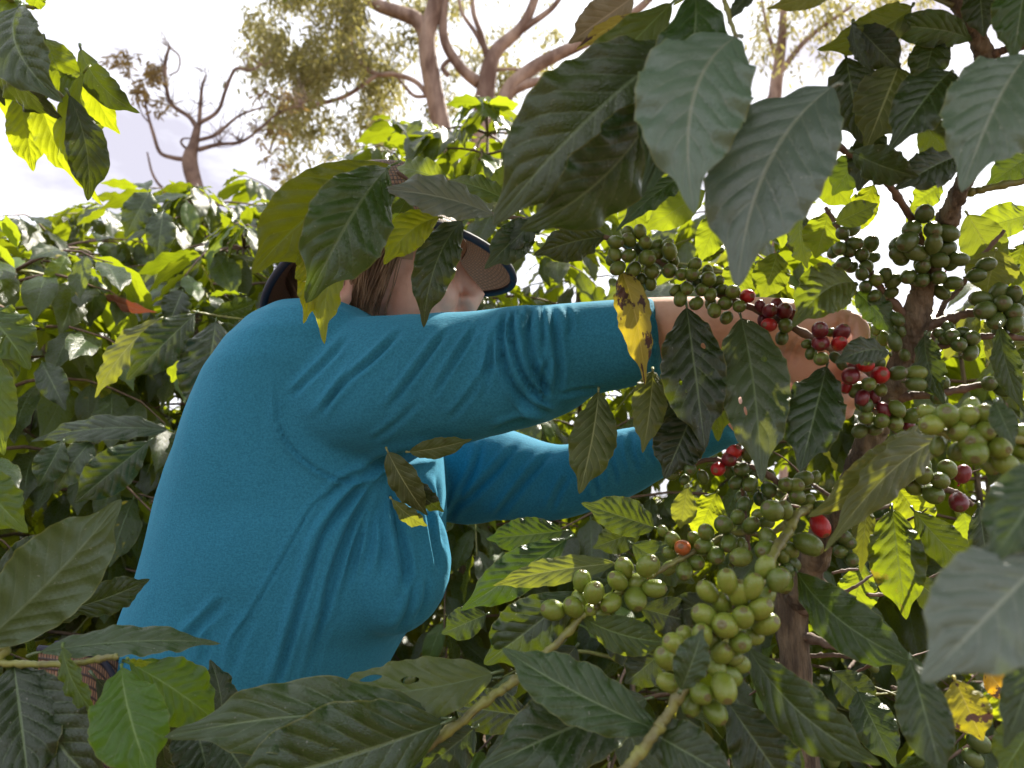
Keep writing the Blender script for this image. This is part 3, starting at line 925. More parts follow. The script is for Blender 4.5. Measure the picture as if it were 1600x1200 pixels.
hip = P(310, 1250, .96)
feet = Vector((hip.x, hip.y, 0))
person = None
def build_person():
    global person
    V, F = [], []
    loft(V, F, torso_rings(.016))
    px_tube(V, F, [(x, y, d, r) for x, y, d, r in NEAR_ARM[:9]], 16, .022)
    px_tube(V, F, [(905, 530, .78, 55), (990, 520, .765, 54), (1050, 514, .75, 51), (1110, 510, .735, 47), (1170, 505, .722, 42), (1225, 503, .715, 37), (1255, 512, .712, 38)], 16)
    px_tube(V, F, [(x, y, d, r) for x, y, d, r in FAR_ARM[:7]], 16, .014)
    px_tube(V, F, [(1030, 702, .93, 33), (1100, 676, .90, 30), (1150, 652, .87, 27), (1190, 630, .845, 24), (1212, 615, .83, 25)], 14)
    # neck and head
    px_tube(V, F, [(520, 600, .95, 74), (535, 545, .95, 70), (560, 480, .95, 66), (580, 430, .95, 62)], 18)
    hc = P(590, 418, .95)
    fx = (RIGHT * .97 + Vector((0, 0, .05))).normalized()
    lat = Vector((0, 1, 0)); upv = fx.cross(lat).normalized()
    if upv.z < 0: upv = -upv
    def H(a, b, c): return hc + fx * a + lat * b + upv * c
    ellipsoid(V, F, H(-.004, 0, .012), fx * .098, lat * .077, upv * .098, 24, 16)
    ellipsoid(V, F, H(.046, 0, -.030), fx * .054, lat * .064, upv * .085, 20, 14)      # face
    ellipsoid(V, F, H(.052, 0, -.092), fx * .040, lat * .046, upv * .036, 16, 10)      # chin
    ellipsoid(V, F, H(.076, -.026, -.046), fx * .024, lat * .028, upv * .028, 12, 8)   # cheeks
    ellipsoid(V, F, H(.076, .026, -.046), fx * .024, lat * .028, upv * .028, 12, 8)
    ellipsoid(V, F, H(.088, 0, .012), fx * .016, lat * .052, upv * .016, 14, 8)        # brow
    tube([H(.092, 0, .004), H(.103, 0, -.018), H(.119, 0, -.043), H(.112, 0, -.053), H(.094, 0, -.055)], [.008, .0095, .0125, .0125, .007], 10, V, F)
    for sgn in (-1, 1):
        ellipsoid(V, F, H(.108, .011 * sgn, -.050), fx * .010, lat * .008, upv * .007, 10, 6)
    ellipsoid(V, F, H(.096, 0, -.075), fx * .011, lat * .024, upv * .006, 12, 6)       # lips
    ellipsoid(V, F, H(.094, 0, -.086), fx * .011, lat * .020, upv * .006, 12, 6)
    for sgn in (-1, 1):                                                               # ears
        e = [H(-.036 + .017 * math.cos(t) - .004 * math.sin(t), sgn * (.074 + .008 * (1 - math.cos(t)) * .5 + .002), -.032 + .031 * math.sin(t)) for t in np.linspace(-1.9, 3.6, 14)]
        tube(e, [.0055] * 14, 8, V, F)
        ellipsoid(V, F, H(-.032, sgn * .072, -.034), fx * .014, lat * .005, upv * .024, 12, 8)
        ellipsoid(V, F, H(-.024, sgn * .073, -.060), fx * .007, lat * .005, upv * .009, 10, 6)
    # right hand: palm towards the lens, fingers curled round the fruiting branch
    def hp(x, y, d): return P(x, y, d)
    ellipsoid(V, F, P(1278, 548, .722), RIGHT * .036, FWD * .013, UPC * .043, 16, 10)
    px_tube(V, F, [(1240, 515, .712, 30), (1268, 525, .715, 36), (1285, 545, .72, 34), (1288, 580, .722, 26)], 14)
    px_tube(V, F, [(1250, 510, .708, 24), (1285, 505, .700, 22), (1316, 500, .694, 18), (1338, 506, .688, 15.5), (1346, 524, .682, 14), (1340, 545, .678, 11)], 12)   # thumb over the top
    for k, (x0, y0, x1, y1) in enumerate(((1318, 540, 1352, 556), (1314, 562, 1350, 588), (1304, 584, 1340, 616), (1290, 602, 1322, 640))):
        r = (14.5, 15, 14.5, 13)[k]
        px_tube(V, F, [(x0 - 26, y0 - 8, .722, r + 2), (x0, y0, .726, r), ((x0 + x1) / 2 + 4, (y0 + y1) / 2 - 3, .722, r - .5), (x1, y1, .705, r - 1), (x1 - 4, y1 + 6, .690, r - 1.5), (x1 - 20, y1 + 4, .680, r - 3)], 10)
    # left hand further back, reaching the lower fruit
    ellipsoid(V, F, P(1232, 592, .815), RIGHT * .024, FWD * .018, UPC * .036, 16, 10)
    px_tube(V, F, [(1222, 600, .82, 22), (1246, 598, .80, 17), (1256, 585, .785, 14), (1252, 570, .775, 11)], 10)
    for k, (x0, y0) in enumerate(((1226, 566), (1236, 560), (1246, 562), (1254, 572))):
        px_tube(V, F, [(x0, y0 + 22, .815, 12), (x0 + 2, y0, .81, 11.5), (x0 + 8, y0 - 18, .795, 11), (x0 + 12, y0 - 22, .775, 10), (x0 + 10, y0 - 12, .765, 8)], 10)
    # legs down to the ground
    for sgn in (-1, 1):
        top = hip + Vector((.02, .085 * sgn, -.02))
        tube([top + Vector((0, 0, .05)), top + Vector((0, 0, -.12)), Vector((hip.x + .03, top.y, .45)), Vector((hip.x, top.y, .12)), Vector((hip.x - .01, top.y, .04))], [.10, .092, .058, .04, .04], 14, V, F)
        tube([Vector((hip.x - .03, top.y, .04)), Vector((hip.x + .08, top.y, .035)), Vector((hip.x + .16, top.y, .028))], [.035, .036, .025], 10, V, F)
    me = remesh(V, F, .0030, 5, .5)
    # creases in the palm
    disp_strokes(me, [([(1315, 487), (1310, 505), (1300, 520)], 4, .0018), ([(1326, 488), (1324, 508), (1318, 522)], 3.5, .0016), ([(1336, 495), (1334, 512), (1330, 524)], 3, .0012),
                      ([(1262, 525), (1245, 545), (1238, 575)], 4, .0016), ([(1250, 520), (1236, 540), (1230, 560)], 4, .0014), ([(1238, 545), (1222, 552), (1212, 556)], 3, .0010)])
    co = get_co(me)
    person = bpy.data.objects.new('person', me)
    me.materials.append(M['skin'])
    C.objects.link(person)
    person.location = feet
    set_co(me, co - np.array(feet))
    tag(person, 'person in teal long sleeved shirt and brown woven hat reaching into branches for coffee cherries', 'person')

    # eyes (behind the hanging leaf)
    for sgn in (-1, 1):
        V, F = [], []
        ellipsoid(V, F, H(.082, .031 * sgn, -.008) - feet, fx * .011, lat * .0115, upv * .010, 12, 8)
        link('eye', mesh_from('eye', V, F), M['eye'], person)

    # shirt
    V, F = [], []
    loft(V, F, torso_rings(0, TORSO[1:], 48))
    px_tube(V, F, NEAR_ARM, 28, 0, 60)
    px_tube(V, F, FAR_ARM, 24, 0, 44)
    # bust
    ellipsoid(V, F, P(836, 628, .775), RIGHT * .026, FWD * .045, UPC * .020, 16, 10)
    ellipsoid(V, F, P(610, 872, .86), RIGHT * .068, FWD * .06, UPC * .085, 18, 12)
    # collar
    px_tube(V, F, [(515, 560, .95, 84), (528, 520, .95, 78), (540, 500, .95, 72)], 20)
    me = remesh(V, F, .0031, 26, .5)
    A = (602, 735)
    st = [
        ([(548, 522), (510, 565), (478, 596), (452, 622)], 6, .0042), ([(632, 515), (585, 560), (540, 598), (488, 658)], 6, .0048), ([(704, 512), (668, 558), (636, 600), (602, 644)], 6, .0045),
        ([(748, 506), (722, 545), (700, 580), (674, 624)], 5.5, .0040), ([(782, 498), (770, 540), (764, 575), (754, 626)], 6, .0050),
        ([(794, 484), (783, 535), (794, 588), (826, 634), (868, 650)], 6, .0095), ([(806, 481), (800, 520), (812, 572), (840, 616), (866, 634)], 4.5, .0085),
        ([(816, 479), (818, 515), (826, 560), (846, 600)], 5, .0050), ([(832, 477), (826, 520), (838, 580), (862, 624)], 6.5, .0100), ([(846, 476), (850, 505), (848, 545)], 4, .0045),
        ([(862, 474), (868, 525), (874, 575), (870, 622)], 7, .0075), ([(858, 560), (848, 590), (856, 630)], 4.5, .0050),
        ([(880, 474), (892, 500), (890, 530)], 5, .0032), ([(830, 655), (800, 660), (770, 672)], 6, .004), ([(870, 618), (905, 610), (950, 606)], 5, .003), ([(770, 560), (740, 610), (700, 660)], 6, .003),
        ([(560, 560), (520, 620), (500, 660)], 5, .0022), ([(660, 620), (620, 660), (580, 690)], 6, .0028),
        # from the armpit
        ([A, (556, 770), (505, 835), (478, 915), (440, 1040), (418, 1095)], 8, .0075), ([A, (565, 790), (530, 870), (500, 980), (470, 1095)], 8, .0080), ([A, (574, 800), (556, 860), (540, 930)], 7, .0045),
        ([A, (586, 800), (580, 850), (566, 905)], 7, .0045), ([A, (598, 790), (602, 850), (596, 905)], 7, .005), ([(605, 745), (620, 810), (634, 880), (636, 930)], 9, .010),
        ([A, (575, 742), (540, 752), (500, 790)], 7, .004), ([(560, 745), (600, 722), (640, 712), (690, 702)], 9, .010),
        ([(660, 740), (668, 790), (680, 850), (690, 900)], 7, .006), ([(682, 740), (686, 800), (694, 860)], 5, .005), ([(650, 900), (640, 950), (620, 990)], 8, .005), ([(668, 900), (662, 940), (645, 975)], 7, .004),
        ([(352, 935), (325, 965), (300, 990), (284, 1010)], 9, .0045), ([(330, 975), (322, 1010), (316, 1040)], 8, .003), ([(395, 960), (372, 1010), (360, 1060)], 9, .003),
        ([(520, 960), (500, 1020), (486, 1090)], 6, .003),
        # far sleeve
        ([(755, 690), (738, 740), (712, 790), (700, 815)], 7, .005), ([(812, 690), (770, 740), (735, 775), (705, 800)], 7, .006), ([(860, 708), (826, 745), (790, 790), (770, 812)], 7, .006),
        ([(890, 740), (872, 770), (860, 800)], 6, .004), ([(930, 700), (926, 740), (936, 780)], 6, .004), ([(955, 685), (954, 720), (964, 760)], 6, .004), ([(985, 675), (986, 710), (996, 740)], 6, .004), ([(1010, 665), (1012, 700), (1020, 730)], 5, .003)]
    disp_strokes(me, [(p, w, dd * .8) for p, w, dd in st])
    # seams: fine raised stitching lines
    seams = [([(431, 585), (432, 640), (442, 680), (470, 715), (510, 742), (545, 752), (580, 748)], 3.4, .0030), ([(530, 765), (490, 790), (460, 840), (420, 910), (385, 970), (364, 1000), (340, 1060)], 3.2, .0022)]
    disp_strokes(me, seams)
    hem = [([(1006, 470), (1018, 500), (1022, 540), (1016, 580)], 2.2, .0015), ([(1013, 470), (1025, 500), (1029, 540), (1022, 580)], 2.2, .0013)]
    disp_strokes(me, hem)
    # slow unevenness of worn cloth
    co, no = get_co(me), get_no(me)
    off = np.array([.0028 * mnoise.noise(Vector(c) * 14) + .0011 * mnoise.noise(Vector((c[0] * 40, c[1] * 40, c[2] * 22))) for c in co])
    co = co + no * off[:, None]
    set_co(me, co - np.array(feet))
    link('shirt', me, M['shirt'], person)

    # trousers and boots
    V, F = [], []
    loft(V, F, torso_rings(.006, TORSO[:3], 32))
    for sgn in (-1, 1):
        top = hip + Vector((.02, .085 * sgn, -.02))
        tube([top + Vector((0, 0, .06)), top + Vector((0, 0, -.12)), Vector((hip.x + .03, top.y, .45)), Vector((hip.x, top.y, .14)), Vector((hip.x - .01, top.y, .09))], [.112, .104, .072, .06, .062], 16, V, F)
    me = remesh(V, F, .008, 6)
    set_co(me, get_co(me) - np.array(feet))
    link('trousers', me, M['trouser'], person)
    for sgn in (-1, 1):
        y = hip.y + .085 * sgn
        V, F = [], []
        tube([Vector((hip.x - .01, y, .13)), Vector((hip.x - .01, y, .06))], [.052, .052], 14, V, F)
        tube([Vector((hip.x - .07, y, .045)), Vector((hip.x - .02, y, .05)), Vector((hip.x + .09, y, .045)), Vector((hip.x + .19, y, .03))], [.03, .045, .044, .028], 14, V, F)
        me = remesh(V, F, .006, 4)
        co = get_co(me); co[:, 2] = np.maximum(co[:, 2], .002); set_co(me, co - np.array(feet))
        link('boot', me, M['shoe'], person)

    # hair: a cap over the skull and loose strands round the ear
    V, F = [], []
    ellipsoid(V, F, H(-.010, 0, .016), fx * .102, lat * .083, upv * .098, 28, 20)
    me = mesh_from('hair', V, F)
    bm = bmesh.new(); bm.from_mesh(me)
    kill = []
    for f in bm.faces:
        c = f.calc_center_median() - hc
        a, b, z = c.dot(fx), c.dot(lat), c.dot(upv)
        if a > .052 + z * .35 or (z < -.02 and a > -.046) or z < -.085: kill.append(f)
    bmesh.ops.delete(bm, geom=kill, context='FACES')
    bm.to_mesh(me); bm.free()
    V = [v.co.copy() - feet for v in me.vertices]; F = [tuple(p.vertices) for p in me.polygons]
    rng = random.Random(4)
    for i in range(330):
        u = rng.random()
        a0, z0 = .058 - .10 * u + rng.uniform(-.006, .006), .044 + .012 * rng.random() - .02 * u
        a1, z1 = -.004 - .038 * u + rng.uniform(-.020, .020), -.050 - .045 * rng.random()
        lift = rng.uniform(.001, .010)
        pts = []
        for q in np.linspace(0, 1, 8):
            a = a0 + (a1 - a0) * q + .010 * math.sin(q * 3.1) ; z = z0 + (z1 - z0) * q ** 1.15
            e = 1 - min(.97, ((a + .004) / .105) ** 2 + ((z - .012) / .118) ** 2)
            yl = -.079 * math.sqrt(max(.08, e)) - lift * (.4 + math.sin(q * 3.1))
            pts.append(H(a + rng.uniform(-.001, .001), yl, z) - feet)
        tube(pts, [.0006, .0007, .0007, .0006, .0006, .0005, .0004, .0002], 4, V, F, cap=False)
    for i in range(300):                       # nape and the side behind the ear
        ang = rng.uniform(2.2, 4.2)
        z0, z1 = rng.uniform(.02, .06), rng.uniform(-.11, -.06)
        pts = []
        for q in np.linspace(0, 1, 6):
            z = z0 + (z1 - z0) * q
            rr = math.sqrt(max(.12, 1 - ((z - .016) / .112) ** 2))
            pts.append(H(-.010 + .105 * rr * math.cos(ang + .1 * q), .085 * rr * math.sin(ang + .1 * q) , z) - feet)
        tube(pts, [.0012, .0014, .0014, .0012, .001, .0005], 4, V, F, cap=False)
    link('hair', mesh_from('hair', V, F), M['hair'], person)

    # hat: woven brim and crown with a navy edge
    hb = P(600, 410, .95)
    ang = R(13)
    hx = (RIGHT * math.cos(ang) + Vector((0, 0, 1)) * math.sin(ang)).normalized()
    roll = R(5)
    hy0 = Vector((0, 1, 0)); hz0 = hx.cross(hy0).normalized()
    hy = (hy0 * math.cos(roll) - hz0 * math.sin(roll)).normalized()
    hz = hx.cross(hy).normalized()
    nr, na = 12, 72
    V, F, uv = [], [], []
    def brim(r, t):
        a = .104 + .046 * r; b = .085 + .046 * r
        ct, st = math.cos(t), math.sin(t)
        z = -.038 * r * r * ct * ct + .010 * r * r * max(0, st) ** 2 - .055 * r * r * max(0, -st) ** 2 * .5 * math.exp(-((ct + .02) / .30) ** 2) - .008 * r
        if ct > 0: z -= .012 * r * r * ct
        return hb + hx * (a * ct) + hy * (b * st) + hz * z - feet
    for i in range(nr + 1):
        for k in range(na):
            t = 2 * math.pi * k / na
            V.append(brim(i / nr, t)); uv.append((k * 2.0, i * 1.6))
    for i in range(nr):
        for k in range(na):
            a = i * na + k; b = i * na + (k + 1) % na
            F.append((a, b, b + na, a + na))
    me = mesh_from('hat', V, F, uv)
    hat = link('hat', me, M['weave'], person)
    hat['label'] = 'brown woven hat with a navy edge'
    V, F, uv = [], [], []
    prof = [(1.0, 0), (.98, .035), (.93, .072), (.83, .098), (.60, .113), (.3, .114), (.02, .108)]
    for i, (s_, z) in enumerate(prof):
        for k in range(na):
            t = 2 * math.pi * k / na
            V.append(hb + hx * (.104 * s_ * math.cos(t)) + hy * (.085 * s_ * math.sin(t)) + hz * (z - .002) - feet); uv.append((k * 2.0, i * 6))
    for i in range(len(prof) - 1):
        for k in range(na):
            a = i * na + k; b = i * na + (k + 1) % na
            F.append((a, b, b + na, a + na))
    link('crown', mesh_from('crown', V, F, uv), M['weave'], hat)
    V, F = [], []
    tube([brim(1.0, 2 * math.pi * k / 96) for k in range(97)], .0045, 8, V, F)
    link('edge_binding', mesh_from('edge_binding', V, F), M['navy'], hat)
build_person()

# woven bag on the far side of the hip
def bag():
    c = P(118, 1130, .80)
    root = thing('bag', Vector((c.x, c.y, c.z - .12)), 'brown woven picking bag with a black edge at the back of the hips', 'bag')
    b = wbase(root)
    V, F, uv = [], [], []
    top = [(60, 1014), (92, 1016), (128, 1020), (150, 1026), (168, 1044), (186, 1076)]
    a = catmull(top, 20)
    rows = 9
    front = []
    for j in range(rows + 1):
        q = j / rows
        for i, (x, y) in enumerate(a):
            bul = .018 * math.sin(math.pi * i / 19) * math.sin(math.pi * min(1, q + .15))
            V.append(P(x, y, .80) - b + Vector((0, -bul, -q * .24)) + Vector((.02 * q, 0, 0)))
            uv.append((i * 1.6, j * 3.0))
    n = len(a)
    off = len(V)
    V.extend([v + Vector((0, .03, 0)) for v in V[:off]]); uv.extend(uv[:off])
    for j in range(rows):
        for i in range(n - 1):
            q = j * n + i
            F.append((q, q + 1, q + n + 1, q + n)); F.append((q + off, q + off + n, q + off + n + 1, q + off + 1))
    for i in range(n - 1):
        q = rows * n + i
        F.append((q, q + 1, q + off + 1, q + off))
    for j in range(rows):
        for i in (0, n - 1):
            q = j * n + i
            F.append((q, q + n, q + n + off, q + off))
    link('body', mesh_from('body', V, F, uv), M['weave'], root)
    V, F = [], []
    tube([P(x, y, .80) - b for x, y in a], .004, 8, V, F)
    tube([P(x, y, .80) - b + Vector((0, .03, 0)) for x, y in a], .004, 8, V, F)
    link('edge_binding', mesh_from('edge_binding', V, F), M['navy'], root)
bag()

# ------------------------------------------------------------------ shrubs around and behind
def clear_of_person(a, b):
    """leaves keep out of the picker's body and of the space between her and the lens"""
    for p in (a, b, (a + b) / 2):
        x, y, d = pix(p)
        if d < .25: return False
        inb = (200 < x < 720 and 470 < y < 1200) or (660 < x < 1300 and 455 < y < 840)
        if d < 1.22 and inb: return False
        if 60 < x < 640 and y > 900 and .74 < d < 1.2: return False
    return True
SH = [
    ((-.98, 1.52), 1.78, .50, 'coffee shrub with large hanging leaves just left of the picker\'s back'),
    ((-.70, 1.90), 2.00, .50, 'coffee shrub directly behind the picker\'s shoulder, one dry red leaf in it'),
    ((-1.40, 2.20), 2.12, .55, 'dark coffee shrub at the left edge under the lavender cloud'),
    ((-1.02, 2.35), 2.32, .55, 'tall coffee shrub whose top stands below the bare tree'),
    ((-.82, 2.85), 2.52, .58, 'coffee shrub whose top shows just left of the leaves over the hat'),
    ((-2.3, 3.5), 2.55, .70, 'coffee shrub in the second row at far left'),
    ((-1.75, 3.2), 2.60, .66, 'second row coffee shrub seen under the left hanging spray'),
    ((-.36, 2.5), 2.62, .52, 'coffee shrub between the hat leaves and the gum trunk'),
    ((-.10, 2.05), 2.44, .46, 'coffee shrub with an upright paired leaf shoot in front of the gum trunk'),
    ((.22, 2.75), 2.6, .55, 'coffee shrub behind the hat brim, right of the upright shoot'),
    ((.48, 1.72), 1.85, .50, 'sunlit coffee shrub glowing yellow green behind the sleeve and cherries'),
    ((1.02, 1.75), 1.72, .50, 'coffee shrub behind the bare fruiting stem'),
    ((.75, 2.45), 2.34, .58, 'backlit coffee shrub in the gap under the big grey leaves'),
    ((1.45, 2.35), 1.80, .60, 'coffee shrub at the right edge behind the cherries'),
    ((.22, 1.30), .98, .42, 'low dark coffee shrub under the far sleeve'),
    ((.80, 1.15), .95, .45, 'low coffee shrub behind the lower fruiting branch'),
    ((-.84, 1.02), 1.00, .36, 'low coffee shrub at the picker\'s back beside the bag'),
    ((-1.05, 1.25), 1.35, .40, 'coffee shrub at the lower left edge'),
    ((1.25, 1.35), 1.10, .45, 'coffee shrub at the lower right edge behind the blurred leaves'),
]
for i, ((x, y), h, sp, lab) in enumerate(SH):
    shrub((x, y, 0), h, sp, 20 + i, lab, nodes=max(9, int(h * 14)), keep=clear_of_person, leafL=.138 if y < 3 else .15, dens=1.12)
far_rng = random.Random(77)
row_names = ['coffee shrub far back on the left beyond the second row', 'far coffee shrub below the bare tree trunk', 'far coffee shrub between the bare tree and the gum', 'far coffee shrub at the foot of the gum tree',
             'far coffee shrub right of the gum trunk', 'far coffee shrub behind the green cherry clusters', 'far coffee shrub at the right edge']
for i in range(7):
    x = -4.2 + i * 1.35
    shrub((x, 4.9 + far_rng.uniform(-.3, .3), .03), 2.0 + far_rng.uniform(-.1, .2), .75, 60 + i, row_names[i], nodes=20, leafL=.16, maxparts=220)

# ------------------------------------------------------------------ the fruiting shrub and the near sprays
foot_main = P(1240, 1000, .74); foot_main.z = 0
MAIN = thing('coffee_shrub', foot_main, 'fruiting coffee shrub whose green and red cherries the picker reaches for', 'shrub', 'coffee shrubs growing round the picker')
foot_tl = Vector((-.62, .42, 0))
TL = thing('coffee_shrub', foot_tl, 'coffee shrub whose yellow green spray hangs into the upper left corner', 'shrub', 'coffee shrubs growing round the picker')
foot_bl = Vector((-.58, .55, 0))
BL = thing('coffee_shrub', foot_bl, 'coffee shrub with large dark leaves and a pale bud in the lower left corner', 'shrub', 'coffee shrubs growing round the picker')

def twig(root, pts, mat, name='branch', seg=8, knots=True, extra=None):
    """pts: (photo x, y, metres, radius mm)"""
    a = catmull(pts, max(14, len(pts) * 10))
    b = wbase(root)
    rng = random.Random(int(pts[0][0] * 3 + pts[0][1]))
    cs, rs = [], []
    for i, (x, y, d, r) in enumerate(a):
        cs.append(P(x, y, d) - b + Vector((rng.uniform(-1, 1), rng.uniform(-1, 1), rng.uniform(-1, 1))) * r * .0002)
        rs.append(r / 1000 * (1 + (.38 if knots and i % 12 == 6 else .14 if knots and i % 12 in (5, 7) else 0) + rng.uniform(-.05, .05)))
    V, F = tube(cs, rs, seg)
    return link(name, mesh_from(name, V, F), M[mat], root)

# main stem, from the soil to above the frame
fm = pix(foot_main)
def stem_main():
    b = wbase(MAIN)
    low = [(foot_main + Vector((.02, .02, -.03)), 17), (foot_main + Vector((.015, .0, .45)), 16)]
    a = [(1238, 990, .745, 14), (1252, 930, .735, 13.5), (1275, 860, .72, 13), (1330, 760, .70, 12), (1372, 660, .68, 11), (1396, 600, .675, 10.5), (1418, 540, .67, 10.5), (1440, 462, .66, 10), (1452, 420, .655, 8.5), (1470, 370, .64, 7.5), (1490, 320, .62, 6.8), (1520, 250, .60, 6.2), (1548, 170, .585, 6), (1535, 80, .575, 6), (1490, -10, .56, 5.5), (1450, -110, .55, 5)]
    pts = [tuple(p) + (r,) for p, r in low] + [tuple(P(x, y, d)) + (r,) for x, y, d, r in a]
    q = catmull(pts, 110)
    rng = random.Random(8)
    q = catmull(pts, 420)
    V, F = tube([Vector(c[:3]) - b for c in q], [c[3] / 1000 * (1 + .05 * rng.uniform(-1, 1) + .16 * math.exp(-((i % 38) - 19) ** 2 / 14)) for i, c in enumerate(q)], 30)
    me = mesh_from('stem', V, F)
    co, no = get_co(me), get_no(me)
    off = np.array([.0022 * mnoise.noise(Vector((c[0] * 260, c[1] * 260, c[2] * 34))) + .0012 * mnoise.noise(Vector((c[0] * 600, c[1] * 600, c[2] * 110))) for c in co])
    set_co(me, co + no * off[:, None])
    link('stem', me, M['bark'], MAIN)
stem_main()
BR = [
    ([(1392, 612, .675, 4), (1350, 575, .665, 3.4), (1300, 545, .655, 3.2), (1245, 515, .655, 3), (1190, 488, .66, 2.9), (1130, 462, .665, 2.7), (1060, 425, .67, 2.6), (1000, 395, .675, 2.5), (945, 370, .68, 2.4), (900, 362, .69, 2.0), (840, 345, .70, 1.8), (770, 335, .70, 1.7), (690, 318, .69, 1.6), (620, 268, .67, 1.4)], 'brown_twig'),
    ([(1420, 500, .665, 4), (1375, 450, .66, 3.2), (1345, 405, .66, 2.8), (1318, 368, .665, 2.4), (1300, 340, .67, 2), (1290, 325, .67, 1.8)], 'brown_twig'),
    ([(1452, 420, .65, 4), (1436, 370, .64, 3.4), (1420, 335, .63, 3), (1385, 285, .60, 2.6), (1340, 250, .57, 2.4), (1290, 215, .54, 2)], 'brown_twig'),
    ([(1422, 522, .668, 5), (1462, 505, .665, 4.2), (1520, 488, .66, 3.6), (1570, 475, .655, 3.2), (1640, 462, .65, 3)], 'brown_twig'),
    ([(1410, 565, .67, 4), (1445, 552, .66, 3.4), (1490, 535, .65, 3), (1550, 525, .64, 2.6), (1620, 530, .63, 2)], 'brown_twig'),
    ([(1392, 622, .672, 4.5), (1430, 618, .665, 3.6), (1480, 612, .655, 3.2), (1540, 600, .65, 2.6), (1620, 580, .64, 2)], 'brown_twig'),
    ([(1445, 560, .69, 2.6), (1462, 515, .69, 2.5), (1475, 475, .69, 2.5), (1500, 450, .69, 2.3), (1530, 405, .68, 2.0), (1570, 360, .67, 1.6)], 'dead_twig'),
    ([(1290, 830, .705, 3.4), (1262, 790, .66, 2.8), (1225, 762, .64, 2.6), (1190, 735, .64, 2.4), (1150, 725, .645, 2.2), (1110, 718, .65, 2), (1075, 728, .655, 1.8)], 'brown_twig'),
    ([(1170, 860, .655, 1.8), (1165, 810, .65, 1.8), (1160, 775, .65, 1.6), (1165, 745, .64, 1.4)], 'brown_twig'),
    ([(1305, 790, .70, 3.2), (1262, 792, .64, 2.8), (1205, 832, .635, 2.4), (1150, 832, .63, 2.2), (1110, 848, .625, 2.2), (1070, 870, .62, 2.3), (1030, 892, .615, 2.4), (985, 915, .61, 2.5), (950, 938, .605, 2.5), (915, 958, .60, 2.6), (875, 1000, .59, 2.9), (840, 1032, .585, 3), (800, 1066, .575, 3.2), (760, 1095, .565, 3.4), (715, 1132, .555, 3.4), (640, 1188, .545, 3.6), (560, 1260, .53, 3.6)], 'green_twig'),
    ([(1282, 800, .70, 3.6), (1250, 800, .62, 3.6), (1232, 830, .60, 3.8), (1215, 855, .58, 3.6), (1200, 890, .56, 3.0), (1180, 925, .53, 2.8), (1150, 985, .50, 2.8), (1110, 1035, .47, 2.8), (1070, 1075, .455, 3), (1040, 1122, .45, 3.2), (1020, 1150, .445, 3.2), (985, 1195, .44, 3.3), (930, 1260, .43, 3.4)], 'green_twig'),
    ([(1250, 950, .735, 5), (1290, 965, .73, 4.2), (1325, 985, .725, 3.6), (1362, 1010, .72, 2.6)], 'dead_twig'),
    ([(1245, 990, .74, 4.5), (1300, 1008, .72, 4), (1360, 1015, .71, 3.6), (1430, 1035, .70, 3)], 'dead_twig'),
    ([(1265, 1025, .74, 2.2), (1310, 1024, .73, 2), (1362, 1032, .72, 1.8)], 'dead_twig'),
    ([(1335, 740, .70, 4), (1385, 748, .67, 3.2), (1440, 762, .66, 3), (1490, 768, .655, 2.6), (1520, 790, .65, 2)], 'brown_twig'),
    ([(1640, 690, .46, 3.2), (1570, 685, .455, 3), (1500, 680, .452, 2.8), (1450, 672, .46, 2.2)], 'green_twig'),
    ([(1545, 90, .575, 3), (1580, 75, .56, 2.6), (1640, 70, .54, 2.4)], 'brown_twig'),
    ([(1500, 305, .62, 3.2), (1550, 293, .61, 2.8), (1640, 275, .60, 2.6)], 'green_twig'),
    ([(1490, -10, .56, 3.4), (1400, -60, .54, 2.8), (1290, -80, .50, 2.6), (1200, -70, .47, 2.5), (1120, -50, .45, 2.4), (1060, -40, .44, 2.0)], 'green_twig'),
    ([(1125, -52, .45, 1.6), (1132, 0, .44, 1.4), (1150, 58, .43, 1.2)], 'green_twig'),
    ([(1075, -44, .45, 1.6), (1072, 10, .46, 1.4), (1062, 70, .47, 1.2)], 'green_twig'),
    ([(1490, 10, .56, 2), (1400, -30, .58, 2), (1300, -50, .58, 2), (1140, -60, .56, 2), (1050, -40, .55, 1.8)], 'green_twig'),
    ([(1240, 1300, .75, 4), (1330, 1360, .62, 3.6), (1480, 1380, .46, 3.4), (1640, 1320, .36, 3.2), (1700, 1120, .32, 3), (1700, 950, .29, 2.8), (1675, 800, .28, 2.6)], 'green_twig'),
]
for pts, mt in BR: twig(MAIN, pts, mt)
tw = random.Random(55)
for i in range(26):
    x, y, d = tw.uniform(1080, 1480), tw.uniform(760, 1130), tw.uniform(.74, .95)
    a = tw.uniform(-.9, .5) + (math.pi if tw.random() < .4 else 0); ln = tw.uniform(60, 190); pts = []
    for k in range(5):
        pts.append((x, y, d, (2.3 - .35 * k) * tw.uniform(.5, 1.0)))
        x += math.cos(a) * ln / 4; y += math.sin(a) * ln / 4; a += tw.uniform(-.35, .35); d += tw.uniform(-.03, .03)
    if any(q[0] < 1120 and q[1] < 860 for q in pts): continue
    twig(MAIN, pts, tw.choice(['dead_twig', 'dead_twig', 'brown_twig', 'green_twig']))
